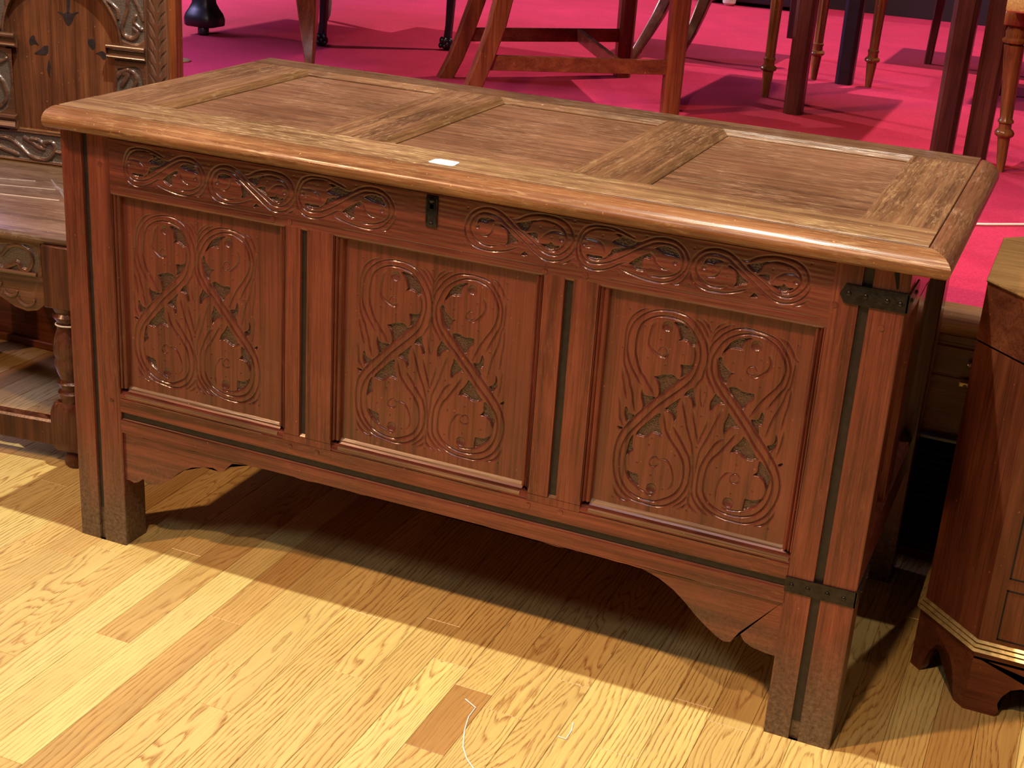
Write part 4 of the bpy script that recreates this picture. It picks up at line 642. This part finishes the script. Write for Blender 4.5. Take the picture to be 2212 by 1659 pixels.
# side columns and caps
for q, ww, hh in zip(S_['ridge'], [3.4, 3.4, 5.0, 4.0, 3.6, 4.2, 5.0, 3.4, 5.2, 6.0, 5.5, 4.0], [5.2, 5.2, 4.6, 3.6, 3.4, 4.0, 4.6, 3.4, 5.0, 4.6, 5.0, 4.0]): fb.ridge(q, ww, hh, base)
for sx in (1, -1):
    for (a, b_) in ((139, 139), (198, 198)):
        u = sx * a if sx > 0 else -a + 0; fb.groove([(u + 9, 560 if sx < 0 else 560), (u + 9, 690)], 1.2, 1.4)
cx0, cz0, rad = 9.5 + 9, 717.0, 133.0
cx0 = 17.5
keep = lambda U, V: ~(((np.hypot(U - cx0, V - cz0) < rad) & (V > cz0)) | ((np.abs(U - cx0) < (118 + np.where(V > 690, 12, 0))) & (V <= cz0) & (V > 527.5)))
fmap = lambda u, v, h: (u / 1000, -h / 1000, v / 1000)
surround = fb.mesh('arch_surround', fmap, M['wains_x'], wc, 18, keep)
def archrim(b):
    pts = [(cx0 + rad * math.cos(a), cz0 + rad * math.sin(a)) for a in [PI * i / 28 for i in range(29)]]
    A0 = [(p[0] / 1000, 0.0, p[1] / 1000) for p in pts]; A1 = [(p[0] / 1000, 0.018, p[1] / 1000) for p in pts]
    va = [b.verts.new(p) for p in A0]; vb = [b.verts.new(p) for p in A1]
    for i in range(len(va) - 1): b.faces.new((va[i], va[i + 1], vb[i + 1], vb[i]))
part('arch_edge', 'wains_x', wc, archrim, True)
part('arch_bead', 'wains_x', wc, lambda b: tube(b, [((cx0 + (rad + 1.5) * math.cos(PI * i / 30)) / 1000, -0.0012, (cz0 + (rad + 1.5) * math.sin(PI * i / 30)) / 1000) for i in range(31)], 0.0032, 6), True)
ap = part('arch_panel', 'arch', wc, lambda b: box(b, -0.135, 0.165, 0.0135, 0.022, 0.515, 0.862))
for q in S_['inlay']:
    part('inlay', 'inlay', ap, lambda b: prism(b, [((cx0 / 1000 * 0) + x / 1000, z / 1000) for x, z in crom(list(q) + [q[0]], 3)[:-1]], 'y', 0.0130, 0.0136))
for u0, u1 in ((0.121, 0.206), (-0.215, -0.088)):
    part('capital', 'wains_x', wc, lambda b: (prism(b, [(0.006, .7180), (-.0045, .7235), (-.0085, .7205), (-.0090, .7165), (-.0050, .7130), (-.0015, .7110), (-.0010, .7040), (-.0050, .7020), (-.0068, .6990), (-.0050, .6955), (0.006, .6930)], 'x', u0, u1)), True, sharp=50)
    part('plinth_moulding', 'wains_x', wc, lambda b: (prism(b, [(0.006, .5560), (-.0060, .5520), (-.0075, .5480), (-.0050, .5440), (-.0015, .5410), (-.0050, .5360), (-.0085, .5310), (-.0070, .5270), (0.006, .5240)], 'x', u0 if u0 < 0 else .1215, u1 if u1 > 0 else -.097)), True, sharp=50)
part('ledge', 'nosing', wc, lambda b: prism(b, [(0.014, .5270), (0.0, .5230), (0.0, .5200), (.014, .5190)], 'x', -.118, .155))
fs = Field(205.0, 256.5, 455.0, 862.0, 1.1)
fs.H[:] = 0
for k in range(15):
    yb = 876 - k * 25.5
    fs.groove([(213, yb), (222, yb - 12), (227, yb - 26)], 3.2, 2.6, .6); fs.groove([(251, yb - 3), (241, yb - 14), (236, yb - 28)], 3.2, 2.6, .6)
fs.groove([(207.5, 456), (207.5, 861)], 1.3, 1.6); fs.groove([(254, 456), (254, 861)], 1.3, 1.6)
stl = fs.mesh('stile', fmap, M['wains_z'], wc, 30)
part('stile_edge', 'mahog', stl, lambda b: box(b, 0.2562, 0.2725, 0.0006, 0.030, 0.0, 0.862, 0.001))
fs2 = Field(-265.0, -214.0, 455.0, 862.0, 2.0); fs2.H[:] = 0
fs2.mesh('stile', fmap, M['wains_z'], wc, 30)
fl = Field(-215.0, 206.0, 458.0, 521.0, 1.1)
for q in S_['rground']: fl.ground(q, 4.0, 2.0, .9)
for q, ww in zip(S_['rridge'], [4.6, 5.5, 4.6, 5.0, 3.0]): fl.ridge(q, ww, 4.8, -4.0)
fl.groove([(-214, 515), (205, 515)], 1.4, 1.5); fl.groove([(-214, 461.5), (205, 461.5)], 1.6, 1.8)
fl.mesh('lower_rail', fmap, M['wains_x'], wc, 18)
part('back_board', 'wains_leg', wc, lambda b: box(b, -0.26, 0.268, 0.0225, 0.030, 0.45, 0.862))
# seat
def seat(b):
    P = [(-0.288, 0.0), (0.258, 0.0), (0.312, -0.442), (0.305, -0.449), (-0.345, -0.449), (-0.350, -0.442)]
    rings = []
    for dz, s in ((-.018, .004), (-.012, 0), (-.004, 0), (0, .004)):
        cx, cy = -.02, -.22
        rings.append([(cx + (x - cx) * (1 - s * 3), cy + (y - cy) * (1 - s * 4), 0.455 + dz) for x, y in P])
    loft(b, rings)
st = part('seat', 'wains_seat', wc, seat, True, sharp=50)
def carvedlines(b):
    for a_, c_ in (((-.33, -.235), (.09, -.165)), ((-.33, -.275), (.14, -.232)), ((.04, -.100), (.075, -.140)), ((.075, -.140), (.21, -.245)), ((.10, -.165), (.21, -.30)), ((-.30, -.20), (.02, -.125))):
        tube(b, [(a_[0], a_[1], .4550), ((a_[0] + c_[0]) / 2, (a_[1] + c_[1]) / 2, .4552), (c_[0], c_[1], .4550)], 0.0017, 5)
part('incised_lines', 'incised', st, carvedlines)
FY = -0.437
fa = Field(-330.0, 226.0, 372.0, 437.0, 1.1)
for q in S_['aground']: fa.ground(q, 3.6, 1.8, .8)
for q, ww in zip(S_['aridge'], [4.4, 5.0]): fa.ridge(q, ww, 4.4, -3.6)
for q in S_['aridge']: fa.ridge([(-x + -40, z) for x, z in q][::-1], 4.4, 4.2, -3.6)
fa.mesh('front_rail', lambda u, v, h: (u / 1000, FY - h / 1000, v / 1000), M['wains_x'], wc, 22)
def apron(b):
    prism(b, [(0.226, .372), (0.226, .318), (.212, .306), (.190, .301), (.165, .306), (.135, .322), (.105, .343), (.07, .356), (0, .364), (-.25, .364), (-.33, .30), (-.33, .372)], 'y', FY + .002, FY + .020)
    for i, (u, z, r) in enumerate(((.19, .326, .017), (.158, .338, .014), (.128, .350, .012))):
        tube(b, [(u + r * math.cos(a), FY, z + r * .8 * math.sin(a)) for a in [PI + PI * k / 8 for k in range(9)]], .0028, 6)
    tube(b, [(-.3, FY, .374), (.215, FY, .374)], .0038, 6)
part('apron', 'wains_x', wc, apron, True)
def fleg(b, u, v):
    box(b, u - .030, u + .030, v - .030, v + .030, .322, .438, .001)
    lathe(b, [(.022, .120), (.025, .135), (.0235, .140), (.026, .146), (.0265, .152), (.022, .158), (.0215, .163), (.0245, .168), (.0265, .172), (.0215, .177), (.021, .181), (.0260, .192), (.0290, .205), (.0300, .214), (.0275, .222), (.0295, .227), (.0305, .236), (.0300, .248), (.0270, .262), (.0225, .276), (.0205, .284), (.0215, .292), (.0260, .297), (.0290, .303), (.0235, .309), (.0270, .316), (.029, .322), (.026, .326)], u, v, 22)
    rings = []
    for z, h in ((.034, .020), (.036, .024), (.040, .0265), (.060, .0305), (.115, .0305), (.126, .028), (.135, .0245)):
        rings.append([(u + a * h, v + c * h, z) for a, c in ((-1, -1), (1, -1), (1, 1), (-1, 1))])
    loft(b, rings)
    lathe(b, [(.017, 0.0), (.0215, .006), (.0225, .016), (.0205, .026), (.016, .036)], u, v, 18)
LU = 0.268
for u in (LU, -.305): part('leg', 'wains_leg', wc, lambda b: fleg(b, u, -.425), True, sharp=40)
for u in (.238, -.250): part('rear_leg', 'wains_leg', wc, lambda b: box(b, u - .024, u + .017, .0305, .034, 0, .45) or box(b, u - .024, u + .017, -.016, .0302, 0, .450, .002))
for nm, p, q in (('stretcher', (-.275, -.425, .064), (.239, -.425, .064)), ('stretcher', (LU, -.395, .064), (.238, -.02, .064)), ('stretcher', (-.305, -.395, .064), (-.25, -.02, .064))):
    part(nm, 'wains_leg', wc, lambda b: bar(b, p, q, .014, .026, .004), True)
for nm, p, q in (('seat_rail', (LU, -.395, .40), (.238, -.02, .40)), ('seat_rail', (-.305, -.395, .40), (-.25, -.02, .40))):
    part(nm, 'wains_leg', wc, lambda b: bar(b, p, q, .012, .036, .001))
lx, ly = WX + LU * math.cos(T8) + .425 * math.sin(T8), WY + LU * math.sin(T8) - .425 * math.cos(T8)
tag(part('string_loop', 'string', None, lambda b: tube(b, [(lx + .0235 * math.cos(a), ly + .0235 * math.sin(a), .2850 + .0020 * math.cos(a + 1.2)) for a in [2 * PI * k / 24 for k in range(25)]], .0016, 6), True), 'white string loop tied round the turned front leg of the carved chair', 'string')

# ================================================================ octagonal cellarette (right)
ce = thing('cellarette', 'octagonal mahogany wine cooler with brass-edged base and bracket feet, at the right edge', 'cabinet', (1.6, 0.42, 0))
def octo(x0, x1, y0, y1, c): return [(x0, y0 + c), (x0 + c, y0), (x1 - c, y0), (x1, y0 + c), (x1, y1 - c), (x1 - c, y1), (x0 + c, y1), (x0, y1 - c)]
def oct_ring(s, z): return [(x - 1.6, y - .42, z) for x, y in octo(1.3745 - s, 1.83 + s, .207 - s, .637 + s, .088 + s * .6)]
def rings(b, L): loft(b, [oct_ring(s, z) for s, z in L])
part('body', 'cabinet_z', ce, lambda b: rings(b, [(0, .118), (0, .5405)]))
part('seam', 'void', ce, lambda b: rings(b, [(-.002, .5400), (-.002, .5440)]))
cl = part('lid', 'cabinet', ce, lambda b: rings(b, [(.0005, .5440), (.0005, .6290)]))
part('top', 'cabinet_top', cl, lambda b: rings(b, [(.0015, .6290), (.0025, .6315), (.0015, .6335)]), True)
for s in range(3):
    part('base_moulding', 'brass', ce, lambda b: rings(b, [(.001 + .003 * (2 - s), .100 + s * .0062), (.0042 + .003 * (2 - s), .1025 + s * .0062), (.001 + .003 * (2 - s), .1060 + s * .0062)]), True)
part('plinth', 'cabinet', ce, lambda b: rings(b, [(.004, .088), (.004, .101)]))
oc = octo(1.3745 - .004, 1.83 + .004, .207 - .004, .637 + .004, .0905)
def skirt(b, p, q):
    """shaped bracket foot face between two corners: a foot at each end and a scalloped arch between"""
    p, q = Vector((*p, 0)) - Vector((1.6, .42, 0)), Vector((*q, 0)) - Vector((1.6, .42, 0)); L = (q - p).length; d = (q - p).normalized(); n = Vector((-d.y, d.x, 0))
    if L > .2: pf = [(0, 0), (.045, 0), (.050, .010), (.046, .022), (.050, .036), (.060, .050), (.075, .057), (.085, .054), (.095, .060), (L - .095, .060), (L - .085, .054), (L - .075, .057), (L - .060, .050), (L - .050, .036), (L - .046, .022), (L - .050, .010), (L - .045, 0), (L, 0), (L, .092), (0, .092)]
    else: pf = [(0, 0), (.022, 0), (.028, .012), (.030, .026), (.036, .044), (.048, .062), (L / 2, .070), (L - .048, .062), (L - .036, .044), (L - .030, .026), (L - .028, .012), (L - .022, 0), (L, 0), (L, .092), (0, .092)]
    A_ = [b.verts.new(p + d * u + Vector((0, 0, z))) for u, z in pf]; B_ = [b.verts.new(p + d * u + n * .012 + Vector((0, 0, z))) for u, z in pf]; k = len(pf)
    for i in range(k): b.faces.new((A_[i], A_[(i + 1) % k], B_[(i + 1) % k], B_[i]))
    for L_ in (A_, B_): bmesh.ops.triangulate(b, faces=[b.faces.new(L_)], ngon_method='EAR_CLIP')
for i in range(8): part('bracket_foot', 'cabinet', ce, lambda b: skirt(b, oc[i], oc[(i + 1) % 8]))
fpn = octo(1.3745, 1.83, .207, .637, .088)
def fr_panel(b):
    x0, x1 = fpn[1][0] + .024 - 1.6, fpn[2][0] - .024 - 1.6; y = .207 - .42
    for z0, z1 in ((.125, .208), (.226, .50)):
        for a in ((x0, x0 + .0022, z0, z1), (x1 - .0022, x1, z0, z1)): box(b, a[0], a[1], y - .0008, y + .001, a[2], a[3])
        box(b, x0, x1, y - .0008, y + .001, z0, z0 + .002); box(b, x0, x1, y - .0008, y + .001, z1 - .002, z1)
part('string_inlay', 'void', ce, fr_panel)
hk = thing('brass_hook', 'pair of small brass hooks on the wooden platform front, beside the octagonal cabinet', 'hook', (1.351, 0.66, .36))
part('hook', 'brass', hk, lambda b: (ball(b, (0.003, -.008, .020), .0050, 10), bar(b, (0.003, -.008, .02), (0.003, .006, .02), .002, .002)), True)
part('hook', 'brass', hk, lambda b: (box(b, -.008, .008, -.014, .004, -.018, -.010, .001), ball(b, (0.002, -.010, -.016), .0055, 10, (1, 1, 1.1))), True)

# ================================================================ furniture on the carpet
def tapered(bm, x, y, z0, z1, w0, w1, ang=0, lean=(0, 0), ch_=.004):
    leg_path(bm, [(x, y, z0, w0 / 2), (x + lean[0], y + lean[1], z1, w1 / 2)], (math.cos(ang), math.sin(ang)), ch_)

# side chair with box stretchers
fc = thing('side_chair', 'red mahogany chair with square legs and stretchers, behind the middle of the chest lid', 'chair', (.1, 2.1, PZ))
dx, dy = .817, .577; nx, ny = -.577, .817
def W2(p): return (p[0] - .1, p[1] - 2.1, p[2] - PZ)
NF = (.378, 2.040); FF = (.068, 2.535); NR = (-.052, 1.727); FR = (-.305, 2.156)
def chair_rear(b, c):
    pts = [(-.055, -.0, PZ, .0225), (-.028, 0, .52, .0225), (0.0, 0, .595, .0225), (.030, 0, .69, .0225), (.052, 0, .80, .023), (.058, 0, .90, .023), (.040, 0, 1.05, .022), (.0, 0, 1.22, .020), (-.06, 0, 1.42, .018)]
    leg_path(b, [(*W2((c[0] + a * dx, c[1] + a * dy, z)), h) for a, _, z, h in pts], (dx, dy), .003)
def chair_front(b, c): leg_path(b, [(*W2((c[0], c[1], PZ)), .0235), (*W2((c[0], c[1], .91)), .0260)], (dx, dy), .008)
for c in (NR, FR): part('rear_leg', 'mahog', fc, lambda b: chair_rear(b, c), True)
for c in (NF, FF): part('leg', 'mahog', fc, lambda b: chair_front(b, c), True)
zs = .592
for p, q in ((NR, NF), (FR, FF)): part('stretcher', 'mahog_x', fc, lambda b: bar(b, W2((*p, zs)), W2((*q, zs)), .008, .0195, .001))
ma = tuple(NR[i] + (NF[i] - NR[i]) * .70 for i in (0, 1)); mb_ = tuple(FR[i] + (FF[i] - FR[i]) * .70 for i in (0, 1))
part('stretcher', 'mahog_x', fc, lambda b: bar(b, W2((*ma, zs + .001)), W2((*mb_, zs + .001)), .008, .0175, .001))
def cseat(b):
    P = [NF, FF, FR, NR]; cx = sum(p[0] for p in P) / 4; cy = sum(p[1] for p in P) / 4
    loft(b, [[W2((cx + (x - cx) * s, cy + (y - cy) * s, z)) for x, y in P] for s, z in ((1.06, .86), (1.08, .87), (1.08, .90), (1.04, .925), (.9, .935))])
part('seat', 'mahog_dark', fc, cseat, True)
part('crest_rail', 'mahog_x', fc, lambda b: bar(b, W2((NR[0] - .06 * dx, NR[1] - .06 * dy, 1.40)), W2((FR[0] - .06 * dx, FR[1] - .06 * dy, 1.40)), .012, .03, .004), True)

# sabre-leg chair behind
sc_ = thing('sabre_leg_chair', 'red chair with two curved sabre legs, behind the front leg of the stretcher chair', 'chair', (.06, 3.0, PZ))
def sabre(b, pts): leg_path(b, [(x - .06, y - 3.0, z - PZ, h) for x, y, z, h in pts], (1, 0), .005)
part('leg', 'mahog_mid', sc_, lambda b: sabre(b, [(-.022, 2.905, PZ, .0155), (-.012, 2.93, .50, .016), (.004, 2.97, .545, .018), (.020, 3.02, .60, .020), (.033, 3.08, .67, .022), (.040, 3.12, .76, .024), (.040, 3.13, .90, .025)]), True)
part('leg', 'mahog_mid', sc_, lambda b: sabre(b, [(.088, 3.085, PZ, .0155), (.100, 3.09, .50, .016), (.118, 3.10, .545, .018), (.128, 3.14, .60, .020), (.138, 3.19, .67, .022), (.142, 3.22, .76, .024), (.140, 3.23, .90, .025)]), True)
part('seat', 'mahog_dark', sc_, lambda b: box(b, -.04, .44, .09, .50, .43, .47, .01))
part('leg', 'mahog_dark', sc_, lambda b: tapered(b, .40, .42, 0, .43, .03, .04)); part('leg', 'mahog_dark', sc_, lambda b: tapered(b, .40, .14, 0.1, .43, .03, .04))

# table with turned reeded legs
tt = thing('turned_leg_table', 'walnut table on slender turned legs with ringed brass-coloured ankles, upper right on the red carpet', 'table', (.6, 2.8, PZ))
def tleg(b, x, y, h=.70, s=1.0):
    z = 0
    P = [(.0100, 0), (.0125, .030), (.0160, .070), (.0165, .078), (.0230, .082), (.0245, .087), (.0225, .092), (.0165, .096), (.0160, .108), (.0180, .112), (.0180, .116), (.0150, .120), (.0160, .18), (.0190, .30), (.0225, .45), (.0235, .55), (.0190, .58), (.027, .59), (.027, .60), (.020, .61), (.024, .64), (.024, h)]
    lathe(b, [(r * s, zz_) for r, zz_ in P], x, y, 32, 8, .0028, (.125, .56))
for x, y in ((.535, 2.507), (.587, 2.959), (.767, 2.950)): part('leg', 'walnut', tt, lambda b: tleg(b, x - .6, y - 2.8), True)
part('tabletop', 'mahog_dark', tt, lambda b: (box(b, -.10, .02, -.36, .26, .70, .73, .006), box(b, .125, .22, .05, .25, .70, .73, .006), box(b, -.10, .22, .19, .26, .70, .73, .004)))

# square-leg tables
def post(b, x, y, w, h=.70): leg_path(b, [(x, y, 0, w / 2), (x, y, h, w / 2 + .004)], (1, 0), .011)
st1 = thing('square_leg_table', 'dark mahogany table with thick square chamfered legs, standing between the turned legs', 'table', (.67, 2.6, PZ))
part('leg', 'mahog_dark', st1, lambda b: post(b, -.004, -.295, .052, .80)); part('leg', 'ebony', st1, lambda b: post(b, .018, .355, .054, .80))
part('tabletop', 'mahog_dark', st1, lambda b: box(b, -.08, .30, -.38, .42, .80, .825, .004))
st2 = thing('gateleg_table', "dark table with two thick square legs side by side, behind the chest's back right corner", 'table', (1.17, 1.95, PZ))
part('leg', 'mahog_dark', st2, lambda b: post(b, -.047, .005, .056)); part('leg', 'mahog_dark', st2, lambda b: post(b, .033, .025, .056))
part('tabletop', 'mahog_dark', st2, lambda b: box(b, -.11, .16, -.10, .40, .70, .725, .004))
fl2 = thing('tapered_leg_table', 'small dark table with a slim tapered red leg, far right back on the carpet', 'table', (.86, 3.65, PZ))
part('leg', 'mahog_dark', fl2, lambda b: tapered(b, 0, 0, 0, .70, .026, .040, 0, (.028, 0))); part('tabletop', 'mahog_dark', fl2, lambda b: box(b, -.05, .45, -.05, .35, .70, .725, .004))

# chair with yellow woven seat at the right edge
rc = thing('rush_seat_chair', 'chair with turned reeded legs and a yellow woven seat, in the top right corner', 'chair', (1.27, 1.90, PZ))
def rleg(b, x, y):
    P = [(.0085, 0), (.0115, .03), (.0145, .078), (.0150, .084), (.0225, .090), (.0235, .096), (.0200, .102), (.0150, .106), (.0150, .118), (.0190, .121), (.0185, .126), (.0150, .130), (.0170, .17), (.0205, .24), (.0235, .295), (.0245, .302), (.0200, .306), (.0290, .310), (.0300, .316), (.0230, .322), (.0240, .334), (.0190, .346), (.0200, .352)]
    lathe(b, P, x, y, 32, 8, .0022, (.135, .29), (-.075, 0)); 
    box(b, x - .0275 - .027, x + .0275 - .027, y - .027, y + .027, .350, .384, .002)
part('leg', 'walnut', rc, lambda b: rleg(b, 0.004, 0), True, sharp=45)
part('leg', 'walnut', rc, lambda b: rleg(b, .46, -.08), True, sharp=45)
part('seat', 'rush', rc, lambda b: loft(b, [[(x, y, z) for x, y in ((-.047 + i, -.09 + i), (.48 - i, -.09 + i), (.46 - i, .36 - i), (.03 + i, .36 - i))] for z, i in ((.386, .004), (.392, 0), (.418, 0), (.426, .008))]), True, sharp=60)
part('rear_leg', 'walnut', rc, lambda b: tapered(b, .42, .33, 0, .385, .03, .036)); part('rear_leg', 'walnut', rc, lambda b: tapered(b, .10, .33, 0, .385, .03, .036))

# small objects at the left
bt = thing('pedestal_table', 'black table with a flared block foot on a caster, top left on the carpet', 'table', (-1.325, 2.30, PZ))
def blockfoot(b):
    L = [(.030, .052), (.031, .060), (.078, .0), (.080, .0)]
    rings = [];
    for z, h in ((.026, .052), (.029, .056), (.048, .057), (.066, .052), (.082, .042), (.100, .034), (.13, .031), (.30, .033)):
        rings.append([(a * h, c_ * h * .9, z) for a, c_ in ((-1, -.7), (-.7, -1), (.7, -1), (1, -.7), (1, .7), (.7, 1), (-.7, 1), (-1, .7))])
    loft(b, rings)
part('foot', 'ebony', bt, blockfoot, True, sharp=50)
part('caster', 'ebony', bt, lambda b: (lathe(b, [(.014, 0), (.0185, .006), (.0185, .022), (.014, .030)], .016, -.030, 14)), True)
part('column', 'ebony', bt, lambda b: lathe(b, [(.03, .28), (.035, .40), (.05, .60), (.06, .70)], 0, 0, 16), True)
part('tabletop', 'ebony', bt, lambda b: box(b, -.90, .43, -.32, .90, .70, .74, .01))
bc = thing('claw_foot_stand', 'black stand on slender legs with claw-and-ball feet, behind the left half of the chest', 'table', (-.80, 2.75, PZ))
def claw(b, x, y):
    pts = [(x, y + .002, .020, .013), (x, y + .004, .050, .012), (x + .002, y + .006, .080, .0115), (x + .004, y + .008, .16, .013), (x + .003, y + .006, .30, .017), (x, y, .60, .022)]
    leg_path(b, pts, (1, 0), .005)
    ball(b, (x, y, .019), .021, 12, (1.05, 1, .9))
    for a in (-2.9, -2.3, -1.6, -.6): ball(b, (x + .019 * math.cos(a), y + .017 * math.sin(a), .030), .0085, 8, (1, 1, 1.5)); ball(b, (x + .024 * math.cos(a), y + .022 * math.sin(a), .014), .006, 8, (1, 1, 1.4))
for x, y in ((-.112, -.39), (.228, -.150)): part('leg', 'ebony', bc, lambda b: claw(b, x, y), True)
part('stand_top', 'ebony', bc, lambda b: box(b, -.14, .26, -.42, -.10, .60, .63, .004))
bl = thing('tapered_leg_chair', 'chair with a tapering reddish-brown leg, just behind the far left corner of the chest lid', 'chair', (-.72, 1.98, PZ))
part('leg', 'mahog', bl, lambda b: leg_path(b, [(.020, -.05, 0, .0115), (.0, -.02, .05, .016), (-.030, .02, .19, .030), (-.045, .03, .34, .034)], (.95, .3), .004), True)
part('seat', 'mahog_dark', bl, lambda b: box(b, -.42, -.01, 0.0, .30, .34, .40, .01))
gl = thing('grey_painted_stool', 'grey painted stool whose leg tip shows beside the black claw foot', 'stool', (-1.21, 2.90, PZ))
part('leg', 'grey', gl, lambda b: lathe(b, [(.006, 0), (.014, .02), (.018, .06), (.016, .12), (.020, .30)], .004, 0, 14), True)
part('seat', 'grey', gl, lambda b: box(b, -.12, .12, -.02, .26, .30, .34, .01))
wl = thing('cream_footed_stand', 'dark stand with a small cream-painted foot, far back at the top of the picture', 'table', (-.19, 4.79, PZ))
part('foot', 'cream', wl, lambda b: lathe(b, [(.018, 0), (.030, .012), (.034, .05), (.028, .09), (.03, .16)], 0, 0, 14), True)
part('body', 'ebony', wl, lambda b: box(b, -.14, .34, .03, .22, .016, .66, .004))
bs_ = thing('brass_floor_socket', 'small round brass plate on the red carpet, beside the carved chair back', 'plate', (-1.07, 1.80, PZ))
part('plate', 'brass', bs_, lambda b: lathe(b, [(.034, 0), (.034, .003), (.028, .005)], 0, 0, 24), True)
tag(part('brass_bead', 'brass', None, lambda b: ball(b, (-1.020, 1.695, PZ + .011), .012, 12), True), 'small brass bead on the carpet, just below the round brass plate', 'bead')
tag(part('power_cord', 'cord', None, lambda b: tube(b, [(1.00 + .1 * i, 1.10 + .075 * i + .012 * math.sin(i * 1.3), PZ + .0030) for i in range(16)], .0030, 8), True), 'white electric cord lying across the red carpet at the right', 'cord')
sd = thing('dark_leg_stand', 'black stand leg with a small brass collar, half hidden behind the reeded right chair leg', 'table', (1.16, 3.13, PZ))
part('leg', 'ebony', sd, lambda b: tapered(b, 0, 0, 0, .75, .030, .036)); part('collar', 'brass', sd, lambda b: lathe(b, [(.023, .150), (.026, .156), (.023, .162)], .0, 0, 16), True)
part('stand_top', 'ebony', sd, lambda b: box(b, -.05, .45, -.05, .40, .75, .78, .004))

tag(part('white_thread', 'string', None, lambda b: tube(b, [(0.7950, -.1340, .0012), (.8170, -.1463, .0012), (.8176, -.1716, .0012), (.8263, -.2043, .0012), (.8404, -.2389, .0012), (.8557, -.2599, .0012), (.8760, -.2780, .0012), (.905, -.300, .0012)], .0010, 5)), 'long curved white thread lying on the floorboards in front of the chest', 'thread')
tag(part('white_thread', 'string', None, lambda b: tube(b, [(.9553, -.1125, .0010), (.9601, -.1324, .0010), (.9601, -.1544, .0010), (.9479, -.1537, .0010)], .0011, 5)), 'short hooked white fibre on the floorboards, right of the long white thread', 'thread')
